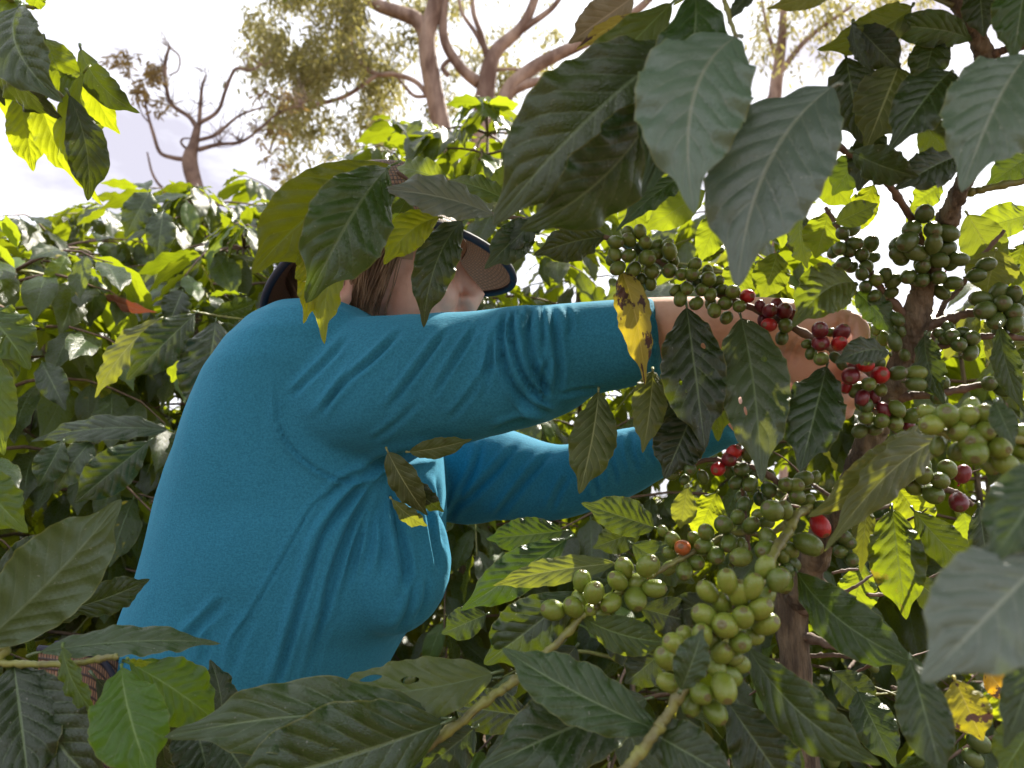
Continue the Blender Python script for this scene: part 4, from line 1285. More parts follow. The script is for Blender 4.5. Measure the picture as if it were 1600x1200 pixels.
# sprays that leave the near shrubs outside the frame
def outer_stem(root, path):
    b = wbase(root)
    q = catmull([tuple(p) for p in path], 40)
    V, F = tube([Vector(c[:3]) - b for c in q], [c[3] for c in q], 10)
    link('stem', mesh_from('stem', V, F), M['bark'], root)
outer_stem(TL, [(*foot_tl, .016), (foot_tl.x - .02, foot_tl.y, .8, .014), (foot_tl.x, foot_tl.y + .03, 1.45, .010), (foot_tl.x + .02, foot_tl.y + .08, 1.78, .006)])
outer_stem(BL, [(*foot_bl, .016), (foot_bl.x, foot_bl.y + .02, .5, .014), (foot_bl.x + .01, foot_bl.y, .95, .009), (foot_bl.x, foot_bl.y + .02, 1.30, .005)])
def from_stem(root, p3, pts, mat):
    x, y, d = pix(Vector(p3))
    twig(root, [(x, y, d, 4)] + pts, mat)
from_stem(TL, (foot_tl.x, foot_tl.y + .03, 1.45), [(-60, 20, .58, 3), (-10, 60, .60, 2.6), (45, 110, .61, 2.4), (95, 150, .62, 2.0), (120, 160, .63, 1.4)], 'green_twig')
from_stem(TL, (foot_tl.x + .01, foot_tl.y + .06, 1.6), [(-40, -30, .60, 2.4), (20, 5, .62, 2), (60, 12, .63, 1.6)], 'green_twig')
from_stem(BL, (foot_bl.x, foot_bl.y, .90), [(-40, 1036, .56, 2.6), (0, 1036, .56, 2.5), (60, 1038, .555, 2.4), (120, 1036, .55, 2.3), (165, 1028, .55, 2.2), (185, 1026, .55, 1.9)], 'green_twig')
from_stem(BL, (foot_bl.x, foot_bl.y + .01, 1.15), [(-60, 600, .62, 2.4), (-30, 520, .64, 2), (-10, 480, .66, 1.6)], 'green_twig')

def shade_crown():
    """unseen leafy top added above the frame to shade the leaves below"""
    rng = random.Random(31)
    b = wbase(MAIN)
    p0 = P(1450, -110, .55)
    ax = catmull([tuple(p0), (.36, .62, 1.80), (.46, .80, 2.15), (.50, .92, 2.45)], 24)
    V, F = tube([Vector(c) - b for c in ax], [.005 - .003 * i / 23 for i in range(24)], 8)
    link('stem', mesh_from('stem', V, F), M['green_twig'], MAIN)
    for n in range(30):
        c = Vector(ax[min(23, 1 + int(n * .72))])
        for side in (0, 1):
            a = n * 1.57 + side * math.pi + rng.uniform(-.5, .5)
            out = Vector((math.cos(a), math.sin(a), 0)); bl = rng.uniform(.35, .70)
            pts = [c + out * bl * q + Vector((0, 0, .28 * bl * q - .35 * bl * q * q)) for q in np.linspace(0, 1, 7)]
            if any(pix(p)[1] > -20 and pix(p)[2] > 0 for p in pts): 
                pts = [p for p in pts if pix(p)[1] < -20 or pix(p)[2] < .02]
            if len(pts) < 3: continue
            V, F = tube([p - b for p in pts], [.0035 - .0025 * i / len(pts) for i in range(len(pts))], 5)
            link('branch', mesh_from('branch', V, F), M['green_twig'], MAIN)
            bd = (pts[-1] - pts[0]).normalized(); lat = bd.cross(Vector((0, 0, 1))).normalized()
            for p in pts[1:]:
                for sg in (-1, 1):
                    d = (lat * sg * .9 + bd * .5 + Vector((0, 0, rng.uniform(-.6, .1)))).normalized()
                    x = d.cross(Vector((rng.uniform(-.4, .4), rng.uniform(-.4, .4), 1))).normalized(); z = x.cross(d)
                    sz = .14 * rng.uniform(.8, 1.2)
                    if any(pix(q)[1] > -25 for q in (p, p + d * sz, p + d * sz * .5 + x * .04, p + d * sz * .5 - x * .04)): continue
                    o = link('leaf', proto_mesh(rng.randrange(9), 'dark'), None, MAIN)
                    o.matrix_local = Matrix.Translation(p - b) @ Matrix((x, d, z)).transposed().to_4x4() @ Matrix.Scale(sz, 4)
shade_crown()  # crown added out of view for the sun it blocks

# leaves: base (x, y, m), tip (x, y, m), apparent width, options
def HL(root, rows):
    for r in rows:
        b, tp, w = r[0], r[1], r[2]
        kw = r[3] if len(r) > 3 else {}
        hero_leaf(root, b, tp, w, **kw)
Y = dict(mat='young'); DK = (.75, .75, .75)
HL(TL, [
    ((30, 10, .60), (98, 160, .57), 92, dict(side=.10, roll=18, fold=.5, wave=.10)),
    ((28, -8, .62), (-40, 70, .60), 70, dict(mat='young', roll=20)),
    ((-25, 55, .61), (100, 188, .62), 52, dict(roll=45, tint=DK)),
    ((30, 140, .64), (52, 268, .66), 52, dict(mat='lit', wave=.16)),
    ((60, 150, .63), (120, 282, .65), 50, dict(mat='lit', roll=25, wave=.12, fold=.4)),
    ((108, 148, .61), (137, 314, .63), 60, dict(side=-.05, roll=-10)),
    ((132, 112, .62), (159, 321, .64), 42, dict(mat='lit', side=.12, roll=30, wave=.14)),
    ((140, 108, .64), (188, 210, .66), 40, dict(mat='lit', side=.06, roll=20)),
    ((126, 76, .63), (219, 177, .65), 44, dict(side=.10, wave=.18, roll=15)),
    ((62, -20, .62), (50, 16, .63), 28, Y),
    ((70, 60, .66), (120, 165, .68), 60, dict(mat='dark', roll=10)),
    ((20, 100, .67), (40, 215, .69), 54, dict(mat='lit', roll=15)),
    ((100, 100, .67), (150, 230, .68), 56, dict(mat='dark', roll=-15)),
    ((10, 70, .65), (75, 200, .66), 60, dict(mat='dark', roll=20)),
    ((-25, 95, .62), (8, 166, .63), 34, dict(tint=DK)),
    ((0, 30, .63), (60, 130, .66), 60, dict(mat='young', roll=-20)),
    ((-20, 20, .64), (10, 110, .66), 50, dict(roll=10)),
])
HL(BL, [
    ((-42, 1016, .55), (190, 780, .58), 128, dict(under=True, roll=-8, bend=.05, side=.04, wave=.12, tint=(.72, .78, .72))),
    ((95, 955, .66), (234, 905, .70), 52, dict(roll=20, tint=DK)),
    ((62, 1019, .55), (345, 1006, .60), 46, dict(roll=-38, wave=.12, bend=.06, fold=.3, tint=(1.3, 1.3, 1.5))),
    ((190, 1043, .55), (238, 1222, .50), 112, dict(mat='young', side=.03, tint=(1.1, 1.45, .8), bend=.12)),
    ((202, 1036, .56), (338, 1128, .58), 92, dict(mat='young', roll=-15, tint=(1.0, 1.2, .8))),
    ((98, 1012, .545), (157, 1124, .53), 30, dict(mat='young', roll=40, wave=.2)),
    ((22, 1040, .56), (48, 1250, .50), 118, dict(tint=DK)),
    ((50, 1046, .56), (175, 1240, .52), 118, dict(roll=25, side=.05, wave=.12, tint=DK)),
    ((348, 1135, .66), (328, 1030, .68), 46, dict(tint=DK, roll=30)),
    ((85, 1130, .60), (132, 1240, .60), 42, dict(mat='olive')),
    ((200, 1030, .55), (238, 1034, .545), 11, dict(mat='young', roll=50, tint=(1.4, 1.2, 1))),
    ((-30, 480, .66), (47, 578, .64), 84, dict(roll=-15, mat='young', tint=(.75, .8, .75))),
    ((-25, 540, .62), (6, 712, .60), 66, dict(mat='young', wave=.16, bend=.08)),
    ((-40, 730, .64), (44, 832, .62), 70, dict(mat='young', roll=20)),
    ((-35, 460, .68), (20, 620, .70), 60, dict()),
    ((30, 1060, .60), (90, 1190, .62), 70, dict(tint=DK)),
    ((345, 1150, .62), (400, 1235, .60), 90, dict(tint=(.9, 1.0, .8))),
    ((300, 1120, .64), (330, 1240, .60), 90, dict(tint=(.8, .9, .7), roll=-10)),
    ((420, 1160, .63), (500, 1230, .60), 80, dict(tint=(.9, 1.0, .8))),
    ((-10, 900, .68), (110, 850, .74), 70, dict(tint=DK)),
    ((0, 960, .70), (150, 930, .76), 60, dict(tint=DK, roll=20)),
    ((150, 1060, .62), (300, 1200, .66), 90, dict(tint=(.7, .75, .7), roll=10)),
])
# sprays of the shrubs directly behind her back, large leaves
for o in bpy.data.objects:
    if o.get('label', '').startswith('coffee shrub with large hanging'): LB = o
    if o.get('label', '').startswith('coffee shrub directly behind'): SB = o
twig(LB, [(420, 505, 1.40, 2.4), (370, 498, 1.36, 2.4), (330, 492, 1.33, 2.2), (300, 486, 1.30, 1.6)], 'green_twig')
HL(LB, [
    ((305, 490, 1.30), (197, 594, 1.24), 66, dict(wave=.13)),
    ((337, 503, 1.32), (315, 658, 1.26), 96, dict(quilt=.065, bend=.07)),
    ((246, 500, 1.34), (148, 622, 1.30), 42, dict(mat='olive', roll=35)),
    ((292, 532, 1.36), (268, 598, 1.38), 32, Y),
    ((330, 492, 1.34), (402, 470, 1.40), 36, dict(roll=35)),
    ((262, 672, 1.22), (48, 690, 1.18), 40, dict(roll=35, wave=.14)),
    ((322, 676, 1.24), (258, 706, 1.22), 48, dict(tint=(1.3, 1.3, 1.3))),
    ((322, 700, 1.26), (262, 722, 1.24), 36, dict(tint=(1.2, 1.2, 1.2))),
    ((232, 690, 1.12), (116, 786, 1.08), 66, dict(quilt=.05)),
    ((98, 690, 1.15), (60, 760, 1.12), 48, dict()),
    ((142, 690, 1.18), (84, 772, 1.14), 50, dict(roll=20)),
    ((66, 566, 1.40), (103, 642, 1.36), 44, dict()),
    ((150, 425, 1.6), (140, 512, 1.56), 40, dict()),
    ((98, 425, 1.6), (84, 492, 1.56), 38, dict(mat='olive')),
    ((105, 400, 1.6), (70, 462, 1.56), 34, Y),
    ((255, 330, 1.8), (245, 405, 1.75), 44, dict()),
    ((235, 300, 1.8), (195, 372, 1.75), 46, dict(roll=10)),
])
HL(SB, [
    ((165, 462, 1.55), (246, 488, 1.5), 20, dict(mat='dry', roll=25, label='dry reddish brown leaf')),
    ((285, 455, 1.6), (262, 510, 1.56), 44, dict()),
])
# leaves over the hat and the middle
HL(MAIN, [
    ((606, 262, .665), (478, 474, .60), 126, dict(mat='old', quilt=.075, side=.05, bend=.14, roll=-8, wave=.11, tint=(1.1, 1.25, .9), peak=.52)),
    ((612, 258, .68), (394, 428, .66), 112, dict(mat='young', side=.07, roll=-10, tint=(.7, .62, .5), wave=.11, bend=.06)),
    ((566, 350, .67), (507, 538, .63), 48, dict(mat='lit', side=.05, roll=35, tint=(1.2, 1.05, .8), wave=.16)),
    ((470, 395, .66), (474, 506, .63), 40, dict(mat='lit', roll=-25, tint=(1.4, 1.15, .8), side=-.05)),
    ((772, 336, .69), (597, 296, .64), 60, dict(mat='grey', roll=32, bend=.08, wave=.13, tint=(1.6, 1.55, 1.7), peak=.5)),
    ((686, 340, .685), (600, 414, .655), 58, dict(mat='lit', side=.10, tint=(1.15, 1.05, .8), wave=.12)),
    ((722, 345, .71), (662, 512, .68), 66, dict(side=.10, roll=-10, tint=DK, bend=.10)),
    ((832, 344, .70), (757, 420, .66), 58, dict(tint=(.8, .8, .9), wave=.14)),
    ((852, 336, .69), (784, 400, .67), 38, dict(roll=30, tint=DK)),
    ((946, 370, .68), (834, 398, .66), 58, dict(tint=(1.05, .95, 1.15), wave=.18, roll=-12, side=.06)),
    ((800, 318, .72), (700, 282, .74), 36, dict(mat='young', tint=(.6, .6, .6), roll=30)),
    ((640, 300, .70), (590, 372, .73), 50, dict(tint=(1.2, 1.2, 1.2), roll=-30)),
    ((870, 330, .72), (905, 300, .76), 26, dict(mat='young', roll=20)),
    ((900, 300, .74), (925, 362, .78), 38, dict(roll=20)),
    ((700, 285, .74), (620, 262, .78), 44, dict(mat='young', roll=20, tint=(.8, .8, .8))),
    ((760, 300, .76), (830, 262, .80), 46, dict(mat='young', tint=(.9, .9, .9))),
    # upper centre, close to the lens
    ((1062, 70, .47), (770, 352, .45), 178, dict(side=.03, roll=8, bend=.05, quilt=.05, tint=(.95, .85, .7), wave=.13)),
    ((1050, 108, .45), (812, 360, .44), 120, dict(side=-.09, roll=-28, bend=.06, quilt=.05, tint=(.72, .85, .6))),
    ((1050, 5, .48), (860, 215, .49), 88, dict(mat='young', tint=(.55, .55, .5), roll=10)),
    ((990, -5, .52), (888, 68, .54), 60, dict(mat='pale', wave=.2)),
    ((1010, 20, .50), (900, 78, .52), 24, dict(mat='yellow', roll=30)),
    ((1086, -14, .46), (1003, 310, .43), 122, dict(side=-.07, roll=12, bend=.08, tint=(.8, 1.2, .7), fold=.4, wave=.11)),
    ((1150, 58, .43), (1085, 334, .38), 178, dict(mat='grey', side=.12, bend=.08, roll=-6, tint=(1.35, 1.75, 1.55), wave=.12, peak=.42)),  # tint strengthens the painted grey sheen
    ((1302, 135, .44), (1152, 450, .40), 180, dict(mat='grey', side=.08, bend=.08, roll=10, tint=(1.15, 1.35, 1.45), wave=.10)),
    ((1606, 86, .42), (1502, 300, .38), 150, dict(mat='grey', side=.03, bend=.08, tint=(1.35, 1.7, 1.55), wave=.13)),
    ((1486, 112, .50), (1388, 238, .47), 92, dict(tint=(.85, .9, 1.0), roll=15, wave=.14)),
    ((1332, 238, .53), (1436, 276, .51), 58, dict(tint=(1.0, 1.05, 1.1), roll=20)),
    ((1495, 245, .54), (1398, 296, .52), 62, dict(tint=DK, roll=15)),
    ((1404, 104, .54), (1352, 234, .53), 92, dict(mat='olive', tint=(.55, .6, .5))),
    ((1425, 10, .56), (1276, 78, .55), 62, dict(mat='young', tint=(.8, .72, .6), side=-.06)),
    ((1518, 62, .57), (1376, 42, .56), 54, dict(tint=(1.1, 1.3, .8), side=.05)),
    ((1338, 40, .55), (1408, 112, .54), 58, dict(tint=DK)),
    ((1332, 36, .54), (1362, 112, .53), 22, dict(roll=40)),
    ((1530, -25, .54), (1537, 58, .53), 58, dict(tint=DK)),
    ((1606, -50, .46), (1582, 98, .45), 78, dict(tint=(.9, 1.1, .8))),
    ((1310, -18, .52), (1198, 14, .51), 34, dict(mat='ytip')),
    ((1190, -25, .48), (1136, 38, .47), 26, dict(tint=DK, roll=30)),
    ((1460, 60, .57), (1440, 140, .56), 60, dict(tint=(.8, .8, .8))),
    ((1560, 180, .55), (1480, 240, .56), 60, dict(tint=DK)),
    ((1322, 90, .56), (1345, 225, .55), 84, dict(tint=DK)),
    ((1372, 200, .57), (1340, 300, .56), 60, dict(tint=DK)),
    ((1370, 120, .60), (1300, 170, .60), 50, dict(tint=(.9, .9, .8))),
    ((1306, 348, .66), (1372, 318, .65), 40, dict(tint=(.8, .8, .9), wave=.15)),
    ((1296, 330, .70), (1274, 404, .70), 58, dict(mat='young')),
    ((1128, 328, .76), (1092, 412, .76), 48, dict(mat='young')),
    ((1472, 288, .70), (1424, 322, .70), 42, dict(mat='young')),
    ((1098, 262, .62), (962, 362, .60), 36, dict(roll=35, tint=(.9, 1.1, .8))),
    ((1102, 298, .72), (1003, 362, .72), 50, dict(mat='young')),
    ((1170, 400, .78), (1150, 462, .78), 60, dict(mat='young', tint=(.8, .8, .7))),
    ((1215, 395, .76), (1190, 470, .76), 56, dict(mat='young', tint=(.7, .7, .6))),
    ((1250, 330, .74), (1262, 420, .74), 40, dict(roll=30)),
    ((1610, 335, .74), (1508, 362, .74), 54, dict(mat='young')),
    ((1512, 335, .70), (1566, 424, .70), 64, dict(mat='olive', tint=(.8, .9, .7))),
    ((1424, 318, .76), (1462, 402, .76), 52, dict(mat='young', tint=(.9, .9, .8))),
    ((1620, 235, .72), (1540, 292, .72), 58, dict(tint=(1.2, 1.3, 1))),
    ((1366, 288, .80), (1322, 372, .80), 46, dict(mat='lit', tint=(.8, .8, .8))),
    ((1276, 262, .78), (1330, 322, .78), 50, dict(mat='dark')),
    ((1234, 300, .80), (1222, 388, .80), 54, dict(mat='young')),
    ((1600, 380, .78), (1570, 470, .78), 60, dict(mat='dark')),
    ((1440, 190, .66), (1502, 262, .66), 66, dict(tint=DK)),
    ((1346, 236, .64), (1300, 306, .64), 52, dict(tint=(1.2, 1.3, 1.1))),
    ((1590, 500, .78), (1530, 560, .78), 56, dict(mat='young')),
    ((1060, 262, .80), (1010, 345, .80), 50, dict(mat='young')),
    ((985, 300, .82), (1000, 380, .82), 50, dict(mat='dark')),
    # round the cherries and the hand
    ((1336, 442, .64), (1238, 512, .60), 82, dict(mat='spot', side=.10, tint=(.95, 1.0, .8), wave=.11)),
    ((1338, 456, .66), (1398, 524, .65), 44, dict(roll=-25, tint=(.9, 1.1, .8))),
    ((1390, 552, .61), (1304, 568, .58), 44, dict(roll=15, side=.06, tint=(1.1, 1.15, 1.1))),
    ((1158, 497, .65), (1190, 754, .57), 106, dict(mat='holed', bend=.05, side=-.02, wave=.12, tint=(1.9, 1.6, 2.4))),
    ((1292, 572, .62), (1250, 738, .57), 92, dict(bend=.07, tint=(.75, .82, .7))),
    ((1073, 480, .65), (1102, 702, .60), 100, dict(mat='holed', bend=.05, tint=(.72, .75, .55))),
    ((972, 426, .67), (1008, 602, .63), 52, dict(mat='yellow', side=-.07, roll=18, fold=.4, label='yellow leaf with brown patches')),
    ((1020, 580, .655), (1004, 708, .63), 54, dict(mat='olive', roll=-10)),
    ((1085, 640, .66), (1038, 748, .64), 80, dict(tint=(.6, .6, .6))),
    ((1120, 545, .70), (1122, 690, .68), 66, dict(tint=(.6, .6, .6))),
    ((1050, 600, .68), (1060, 700, .67), 70, dict(tint=(.7, .7, .6))),
    ((935, 612, .72), (905, 772, .68), 72, dict(side=-.04, tint=(.55, .60, .50), mat='olive', roll=10)),
    ((1436, 662, .58), (1262, 808, .52), 66, dict(mat='ytip', side=-.06, bend=.08)),
    ((1482, 682, .56), (1288, 862, .50), 62, dict(mat='olive', side=.10, roll=-25, bend=.08, tint=(.85, .85, .8))),
    ((1445, 522, .64), (1476, 632, .60), 46, dict(roll=30, tint=(.9, .95, .95))),
    ((1555, 628, .44), (1586, 698, .42), 38, dict(tint=(.9, 1.0, .9))),
    ((1562, 510, .58), (1600, 644, .55), 40, dict(roll=20)),
    ((1556, 392, .66), (1540, 462, .66), 74, dict(mat='olive')),
    ((1590, 420, .68), (1560, 520, .70), 60, dict(mat='young', tint=(.7, .7, .6))),
    ((1545, 565, .70), (1580, 500, .74), 66, dict(mat='olive', tint=(1, 1, .9))),
    ((1530, 790, .62), (1545, 900, .60), 42, dict(tint=DK)),
    ((640, 706, .76), (738, 686, .76), 32, dict(mat='olive', roll=15)),
    ((606, 706, .76), (668, 806, .77), 46, dict(mat='olive', tint=(.6, .6, .55), roll=15)),
    ((630, 742, .77), (694, 800, .78), 34, dict(tint=(.55, .55, .5), roll=25)),
    ((612, 780, .77), (668, 822, .775), 26, dict(mat='olive', roll=30)),
    # near and blurred at the right edge
    ((1660, 845, .30), (1440, 1066, .27), 172, dict(mat='grey', bend=.08, tint=(1.3, 1.4, 1.4), wave=.10)),
    ((1660, 715, .31), (1546, 880, .29), 112, dict(tint=(.9, 1.05, .9), bend=.08)),
    ((1640, 985, .36), (1568, 1170, .34), 66, dict(tint=(1.1, 1.2, 1.2))),
    ((1245, 893, .60), (1450, 1046, .48), 84, dict(side=.06, bend=.06, roll=10, tint=(1.0, 1.15, 1.0), wave=.14)),
    ((1422, 1030, .42), (1476, 1225, .38), 78, dict(tint=(1.05, 1.1, 1.05), wave=.13)),
    ((1170, 1012, .50), (1378, 1195, .44), 88, dict(side=.07, roll=18, tint=(.95, 1.0, .75), bend=.08, wave=.10)),
    ((1138, 1098, .52), (1240, 1245, .50), 106, dict(tint=(.8, .85, .65))),
    ((1010, 1140, .46), (1160, 1225, .42), 82, dict(tint=(1.1, 1.15, 1.1))),
    ((1394, 796, .66), (1416, 968, .63), 82, dict(mat='spot', tint=(.9, .95, .8))),
    ((1428, 798, .66), (1532, 904, .63), 58, dict(roll=15)),
    ((1355, 788, .68), (1345, 895, .66), 36, dict(mat='olive', tint=(.7, .7, .6))),
    ((1505, 800, .72), (1518, 856, .72), 46, dict(mat='young')),
    ((1492, 1062, .50), (1536, 1158, .48), 68, dict(mat='yellow', tint=(.8, .9, .6))),
    ((1540, 1046, .54), (1582, 1096, .53), 40, dict(mat='yellow', tint=(1.4, 1.0, .6))),
    ((1618, 1128, .42), (1562, 1215, .40), 70, dict(mat='young')),
    ((1232, 1092, .56), (1264, 1166, .54), 22, dict(mat='young')),
    ((1218, 1132, .54), (1260, 1215, .52), 24, dict(mat='young')),
    ((1064, 1078, .425), (1098, 982, .43), 54, dict(roll=10, tint=(.85, 1.0, .75))),
    ((1400, 1010, .60), (1440, 1080, .58), 44, dict(mat='young', roll=20)),
    ((1300, 1050, .66), (1370, 1110, .64), 60, dict(tint=DK)),
    ((1190, 770, .86), (1215, 850, .86), 60, dict(mat='lit')),
    ((1290, 930, .84), (1330, 1000, .84), 56, dict(mat='lit', roll=20)),
    ((1400, 760, .82), (1450, 830, .80), 66, dict(mat='lit', roll=-15)),
    ((1460, 930, .80), (1490, 1000, .78), 50, dict(mat='lit')),
    ((1120, 770, .88), (1090, 850, .88), 56, dict(mat='lit', roll=20)),
    ((1350, 880, .86), (1330, 960, .86), 60, dict(mat='young')),
    ((1560, 1060, .56), (1590, 1140, .54), 60, dict(mat='lit')),
    ((1280, 1090, .62), (1300, 1190, .60), 56, dict(mat='holed', tint=(.8, .9, .8))),
    ((1340, 1080, .64), (1400, 1200, .60), 66, dict(tint=(.8, .9, .8))),
    ((1420, 900, .70), (1500, 960, .70), 56, dict(tint=DK)),
    # bottom middle
    ((770, 1052, .57), (486, 1080, .56), 92, dict(mat='holed2', bend=.07, roll=10, wave=.16, side=-.06, tint=(1.1, 1.1, 1.0))),
    ((772, 1060, .58), (636, 1108, .60), 62, dict(mat='holed', roll=20, tint=DK)),
    ((694, 1122, .55), (256, 1152, .50), 110, dict(bend=.06, wave=.22, side=.03, roll=10, tint=(1.5, 1.5, 1.2))),
    ((692, 1130, .54), (330, 1240, .49), 165, dict(bend=.06, roll=-15, tint=(1.2, 1.4, .9))),
    ((1030, 1142, .46), (784, 1012, .50), 92, dict(side=-.05, roll=15, bend=.08, tint=(1.05, 1.2, .9))),
    ((1010, 1092, .54), (745, 1205, .48), 122, dict(bend=.08, tint=(1.0, 1.1, .9), roll=10)),
    ((909, 964, .60), (1048, 1004, .57), 58, dict(mat='young', tint=(.55, .55, .7), side=.06)),
    ((902, 925, .62), (756, 1038, .62), 92, dict(tint=(.85, .9, .6), bend=.08, quilt=.05)),
    ((886, 842, .74), (720, 954, .72), 66, dict(tint=(.8, 1.1, .6))),
    ((962, 880, .64), (770, 915, .68), 42, dict(mat='olive', roll=15, tint=(.8, .85, .7))),
    ((1022, 824, .70), (908, 786, .68), 60, dict(tint=(1.3, 1.3, 1.35), wave=.12)),
    ((988, 850, .72), (1086, 912, .72), 60, dict(tint=(1.3, 1.3, 1.4))),
    ((1002, 828, .74), (926, 856, .74), 48, dict(tint=DK)),
    ((742, 1138, .62), (656, 1208, .62), 76, dict(tint=(1.0, 1.05, 1.0))),
    ((1044, 1012, .58), (976, 1068, .58), 60, dict(tint=DK)),
    ((900, 1010, .66), (840, 1080, .66), 70, dict(tint=DK)),
    ((940, 990, .66), (1030, 1030, .66), 66, dict(tint=DK)),
    ((830, 1120, .64), (700, 1100, .66), 66, dict(tint=DK)),
    ((880, 830, .84), (760, 842, .86), 56, dict(tint=(.8, 1.0, .7))),
    ((1075, 760, .76), (1062, 826, .76), 40, dict(mat='olive')),
    ((960, 905, .70), (900, 950, .74), 60, dict(tint=(.8, .9, 1.0))),
    ((760, 960, .74), (690, 990, .74), 50, dict(tint=(.9, 1.0, .9))),
    ((1000, 950, .66), (1090, 975, .68), 60, dict(tint=DK)),
    ((1120, 940, .66), (1040, 960, .68), 50, dict(tint=DK)),
])

# ------------------------------------------------------------------ cherries
def cherry_mesh(mat):
    V, F = [], []
    nu, nv = 16, 11
    for j in range(nv + 1):
        th = math.pi * j / nv
        r = math.sin(th) ** .92; z = math.cos(th)
        if j == 0: r, z = .10, .965
        if j == 1: r, z = .19, 1.0
        if j == nv: r = .05
        for i in range(nu):
            a = 2 * math.pi * i / nu
            groove = 1 - .022 * math.exp(-(math.sin(a) / .22) ** 2) * math.sin(th)
            V.append((r * math.cos(a) * .92 * groove, r * math.sin(a) * .90 * groove, z * 1.06))
    for j in range(nv):
        for i in range(nu):
            a = j * nu + i; b = j * nu + (i + 1) % nu
            F.append((a, a + nu, b + nu, b))
    F.append(tuple(range(nu))); F.append(tuple(nv * nu + i for i in reversed(range(nu))))
    b = len(V)
    tube([Vector((0, 0, -1.0)), Vector((.05, .02, -1.35))], [.10, .12], 6, V, F, cap=False)
    me = mesh_from('cherry', V, F); me.materials.append(M[mat])
    return me
CM = {k: cherry_mesh(k) for k in 'gldrko'}
rc = random.Random(21)
cherries = []
def cluster(ox, oy, sc, d, axis, items, mat='g', jit=.02):
    """items: (x, y, r[, mat]) in a zoomed view with origin (ox, oy) and scale sc; axis: photo pixel polyline of the branch the fruit sits on"""
    ax = np.array(axis, dtype=float)
    for it in items:
        x, y, r = ox + it[0] / sc, oy + it[1] / sc, it[2] / sc
        m = it[3] if len(it) > 3 else mat
        dd = d + rc.uniform(-.4, .4) * .012
        # fruit in front sits a little nearer than the branch, half hidden ones behind it
        dd -= .006 * (1 if r * sc >= np.median([q[2] for q in items]) else -1)
        j = np.argmin(np.hypot(ax[:, 0] - x, ax[:, 1] - y))
        out = P(x, y, dd) - P(ax[j, 0], ax[j, 1], d + .004)
        out = out + (CAM - P(x, y, dd)).normalized() * rc.uniform(.0, .012) + Vector((rc.uniform(-1, 1), rc.uniform(-1, 1), rc.uniform(-1, 1))) * .004
        q = out.to_track_quat('Z', 'Y')
        rad = r / FPX * dd
        o = link('cherry', CM[m], None, MAIN)
        o.rotation_mode = 'QUATERNION'
        o.rotation_quaternion = q
        o.scale = (rad * rc.uniform(.96, 1.03), rad * rc.uniform(.94, 1.02), rad * rc.uniform(1.02, 1.20))
        o.location = P(x, y, dd) - wbase(MAIN)
        if m in 'rk': o['label'] = 'ripe red cherry'
        cherries.append(o)
Z6 = (900, 330, 4.444)
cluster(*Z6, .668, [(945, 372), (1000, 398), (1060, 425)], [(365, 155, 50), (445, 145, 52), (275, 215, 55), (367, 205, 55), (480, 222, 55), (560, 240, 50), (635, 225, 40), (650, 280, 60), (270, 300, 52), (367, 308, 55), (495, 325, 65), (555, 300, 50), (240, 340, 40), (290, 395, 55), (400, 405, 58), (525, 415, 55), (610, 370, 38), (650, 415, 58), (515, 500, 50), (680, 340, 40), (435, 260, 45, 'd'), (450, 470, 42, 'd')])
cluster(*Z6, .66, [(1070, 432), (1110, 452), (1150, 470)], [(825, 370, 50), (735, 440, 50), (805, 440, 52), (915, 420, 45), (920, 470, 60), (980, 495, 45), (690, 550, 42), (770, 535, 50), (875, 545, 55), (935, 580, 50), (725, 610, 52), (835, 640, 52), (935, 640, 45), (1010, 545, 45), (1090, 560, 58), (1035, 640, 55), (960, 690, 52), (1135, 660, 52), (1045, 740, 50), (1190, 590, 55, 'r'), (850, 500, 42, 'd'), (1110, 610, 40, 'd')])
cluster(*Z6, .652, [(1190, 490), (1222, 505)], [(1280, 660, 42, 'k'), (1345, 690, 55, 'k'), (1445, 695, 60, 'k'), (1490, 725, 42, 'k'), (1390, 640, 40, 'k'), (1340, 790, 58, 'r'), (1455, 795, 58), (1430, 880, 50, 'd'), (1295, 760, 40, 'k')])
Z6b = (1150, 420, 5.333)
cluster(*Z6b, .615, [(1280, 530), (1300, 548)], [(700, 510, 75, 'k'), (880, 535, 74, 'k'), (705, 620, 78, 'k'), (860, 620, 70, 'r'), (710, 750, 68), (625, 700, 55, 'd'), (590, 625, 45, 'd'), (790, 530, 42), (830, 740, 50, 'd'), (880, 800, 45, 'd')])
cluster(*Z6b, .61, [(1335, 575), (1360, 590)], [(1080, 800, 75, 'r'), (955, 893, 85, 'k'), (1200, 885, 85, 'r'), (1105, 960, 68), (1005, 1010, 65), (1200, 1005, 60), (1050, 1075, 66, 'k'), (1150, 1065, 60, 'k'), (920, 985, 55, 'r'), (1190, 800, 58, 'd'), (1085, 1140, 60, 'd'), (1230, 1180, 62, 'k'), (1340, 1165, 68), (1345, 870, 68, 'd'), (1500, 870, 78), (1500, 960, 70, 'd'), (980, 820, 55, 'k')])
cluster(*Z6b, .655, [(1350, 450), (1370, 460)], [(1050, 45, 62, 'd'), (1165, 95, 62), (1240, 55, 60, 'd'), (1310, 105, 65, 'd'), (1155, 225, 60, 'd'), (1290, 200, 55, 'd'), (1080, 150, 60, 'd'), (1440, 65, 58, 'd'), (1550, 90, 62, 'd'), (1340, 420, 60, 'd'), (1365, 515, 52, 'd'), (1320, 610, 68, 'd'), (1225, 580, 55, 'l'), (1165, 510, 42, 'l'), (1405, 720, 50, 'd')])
Z3 = (1060, 0, 2.963)
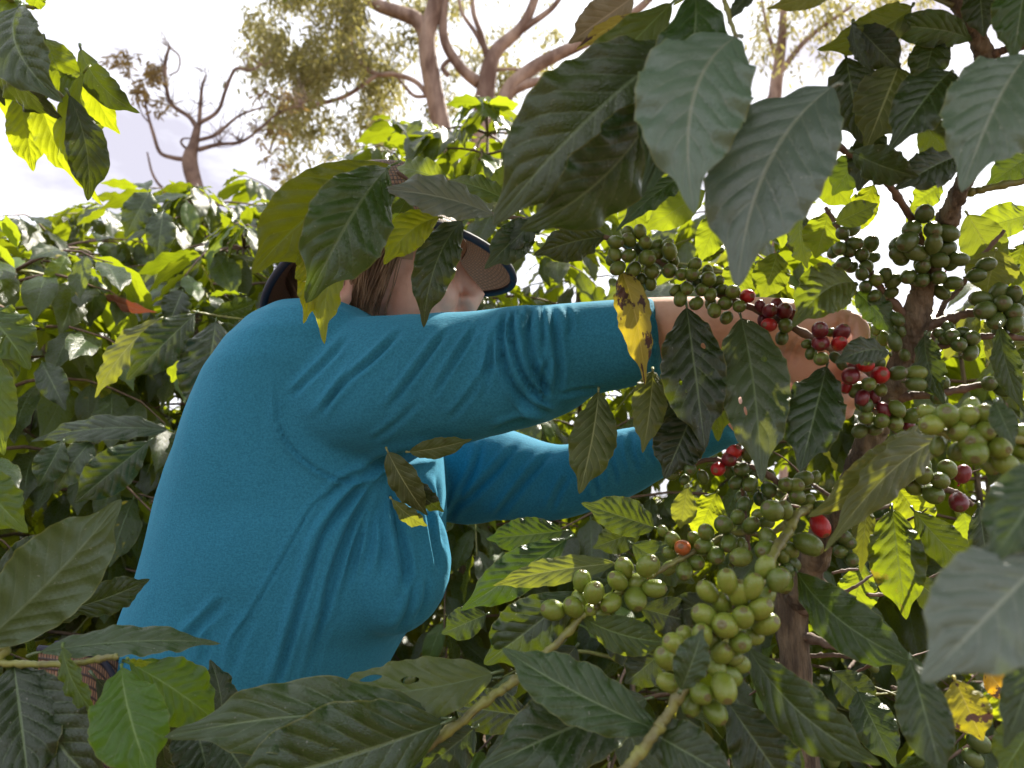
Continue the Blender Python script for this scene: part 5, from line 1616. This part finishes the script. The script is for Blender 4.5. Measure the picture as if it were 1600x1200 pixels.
cluster(*Z3, .662, [(1318, 368), (1345, 405)], [(760, 1080, 35), (805, 1063, 33), (745, 1150, 35), (788, 1155, 38), (820, 1125, 35), (890, 1130, 40), (720, 1165, 30), (900, 1192, 30), (850, 1180, 35), (765, 1220, 36), (800, 1235, 34), (740, 1240, 32), (870, 1235, 36)], 'd')
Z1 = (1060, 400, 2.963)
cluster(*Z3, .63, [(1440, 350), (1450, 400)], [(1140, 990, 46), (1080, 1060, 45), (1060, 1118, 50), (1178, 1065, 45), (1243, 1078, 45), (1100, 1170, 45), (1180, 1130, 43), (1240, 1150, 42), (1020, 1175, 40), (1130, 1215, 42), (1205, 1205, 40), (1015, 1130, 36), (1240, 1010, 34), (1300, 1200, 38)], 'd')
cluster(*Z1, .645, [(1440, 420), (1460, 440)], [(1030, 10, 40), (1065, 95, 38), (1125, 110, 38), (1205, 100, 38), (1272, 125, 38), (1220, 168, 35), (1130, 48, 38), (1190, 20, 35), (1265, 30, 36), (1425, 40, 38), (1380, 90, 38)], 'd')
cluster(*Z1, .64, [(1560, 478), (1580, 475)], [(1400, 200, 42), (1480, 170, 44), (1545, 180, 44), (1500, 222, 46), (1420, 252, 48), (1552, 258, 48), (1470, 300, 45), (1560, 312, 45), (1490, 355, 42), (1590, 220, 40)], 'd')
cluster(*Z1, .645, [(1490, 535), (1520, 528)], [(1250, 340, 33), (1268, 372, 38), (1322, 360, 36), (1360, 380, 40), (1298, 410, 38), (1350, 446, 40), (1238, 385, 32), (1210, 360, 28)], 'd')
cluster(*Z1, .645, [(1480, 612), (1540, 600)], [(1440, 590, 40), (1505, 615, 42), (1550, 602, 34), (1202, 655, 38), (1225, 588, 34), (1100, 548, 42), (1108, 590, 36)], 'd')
cluster(*Z1, .455, [(1480, 660), (1520, 682)], [(1240, 738, 60), (1330, 745, 58), (1415, 742, 55), (1155, 725, 42), (1172, 782, 56), (1300, 812, 52), (1420, 812, 50), (1360, 855, 68), (1375, 910, 64), (1480, 888, 56), (1490, 790, 50), (1592, 900, 48), (1592, 815, 44), (1515, 962, 55), (1350, 700, 42), (1290, 905, 46, 'g'), (1200, 880, 40, 'g'), (1440, 960, 46, 'g'), (1580, 985, 46, 'g')], 'l')
cluster(*Z1, .62, [(1385, 655), (1410, 660)], [(870, 747, 38), (940, 762, 40), (1005, 775, 40), (1080, 742, 42), (1010, 716, 44), (950, 715, 32, 'k'), (1060, 775, 36, 'k'), (860, 690, 36, 'd'), (840, 810, 36, 'd'), (910, 800, 36, 'd')], 'g')
cluster(*Z1, .645, [(1440, 762), (1490, 768)], [(1052, 1005, 46), (1138, 1018, 44), (1130, 975, 42), (1092, 1070, 42), (1212, 1040, 44), (1245, 988, 46), (1180, 1103, 50), (1316, 1010, 40, 'k'), (1298, 1140, 48, 'k'), (940, 1090, 34, 'd'), (980, 1060, 30, 'd')], 'g')
Z5b = (820, 560, 2.963)
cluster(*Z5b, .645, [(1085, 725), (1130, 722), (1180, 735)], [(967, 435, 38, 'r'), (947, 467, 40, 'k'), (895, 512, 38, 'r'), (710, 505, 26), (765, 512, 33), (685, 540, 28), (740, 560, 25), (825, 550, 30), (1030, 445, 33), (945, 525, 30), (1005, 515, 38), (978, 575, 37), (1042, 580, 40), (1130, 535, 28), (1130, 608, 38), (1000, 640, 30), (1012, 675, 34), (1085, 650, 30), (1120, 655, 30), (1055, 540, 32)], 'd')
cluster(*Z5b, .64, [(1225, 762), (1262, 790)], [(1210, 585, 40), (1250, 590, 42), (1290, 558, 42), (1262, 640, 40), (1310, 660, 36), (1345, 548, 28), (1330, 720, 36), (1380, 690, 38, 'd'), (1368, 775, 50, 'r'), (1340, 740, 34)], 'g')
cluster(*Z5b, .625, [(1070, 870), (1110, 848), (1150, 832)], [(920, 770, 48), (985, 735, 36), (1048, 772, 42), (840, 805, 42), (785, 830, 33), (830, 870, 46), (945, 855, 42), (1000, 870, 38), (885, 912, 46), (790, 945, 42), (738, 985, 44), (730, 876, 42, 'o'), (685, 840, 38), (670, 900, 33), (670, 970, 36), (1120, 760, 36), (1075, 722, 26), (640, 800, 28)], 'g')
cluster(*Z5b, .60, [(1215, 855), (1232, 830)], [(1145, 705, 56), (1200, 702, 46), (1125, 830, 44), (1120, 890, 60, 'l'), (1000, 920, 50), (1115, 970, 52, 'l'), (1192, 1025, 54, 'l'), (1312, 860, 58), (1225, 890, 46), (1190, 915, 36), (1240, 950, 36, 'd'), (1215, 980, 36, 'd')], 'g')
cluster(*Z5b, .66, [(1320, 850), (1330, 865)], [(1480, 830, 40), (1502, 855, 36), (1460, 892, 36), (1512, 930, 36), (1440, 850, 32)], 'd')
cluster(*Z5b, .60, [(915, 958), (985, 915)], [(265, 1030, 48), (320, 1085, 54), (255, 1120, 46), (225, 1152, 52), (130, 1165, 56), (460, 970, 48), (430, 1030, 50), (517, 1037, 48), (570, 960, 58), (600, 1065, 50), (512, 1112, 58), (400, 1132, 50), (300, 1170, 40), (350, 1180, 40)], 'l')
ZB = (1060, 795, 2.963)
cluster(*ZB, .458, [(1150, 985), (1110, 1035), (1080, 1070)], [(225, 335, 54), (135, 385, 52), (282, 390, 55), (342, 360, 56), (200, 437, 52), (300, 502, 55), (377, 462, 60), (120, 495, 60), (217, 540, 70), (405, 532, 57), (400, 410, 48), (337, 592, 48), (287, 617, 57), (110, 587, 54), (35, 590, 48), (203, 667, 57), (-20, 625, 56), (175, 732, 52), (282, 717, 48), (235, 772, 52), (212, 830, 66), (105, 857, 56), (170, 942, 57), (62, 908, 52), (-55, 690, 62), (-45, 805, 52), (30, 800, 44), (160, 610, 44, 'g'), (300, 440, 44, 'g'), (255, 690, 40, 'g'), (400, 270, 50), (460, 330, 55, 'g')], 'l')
# fruit far inside the shrub
cluster(0, 0, 1, .80, [(1320, 1010), (1100, 560)], [(1120, 575, 12), (1140, 590, 11), (1130, 605, 12), (1115, 600, 11), (1364, 1043, 9), (1330, 1170, 14), (1300, 1185, 14), (1530, 1160, 16), (1520, 1185, 15), (620, 1045, 11), (640, 1062, 10), (500, 1075, 1)], 'd')
# sky seen past the shrubs needs nothing more
print('cherries', len(cherries), 'objects', len(bpy.data.objects))
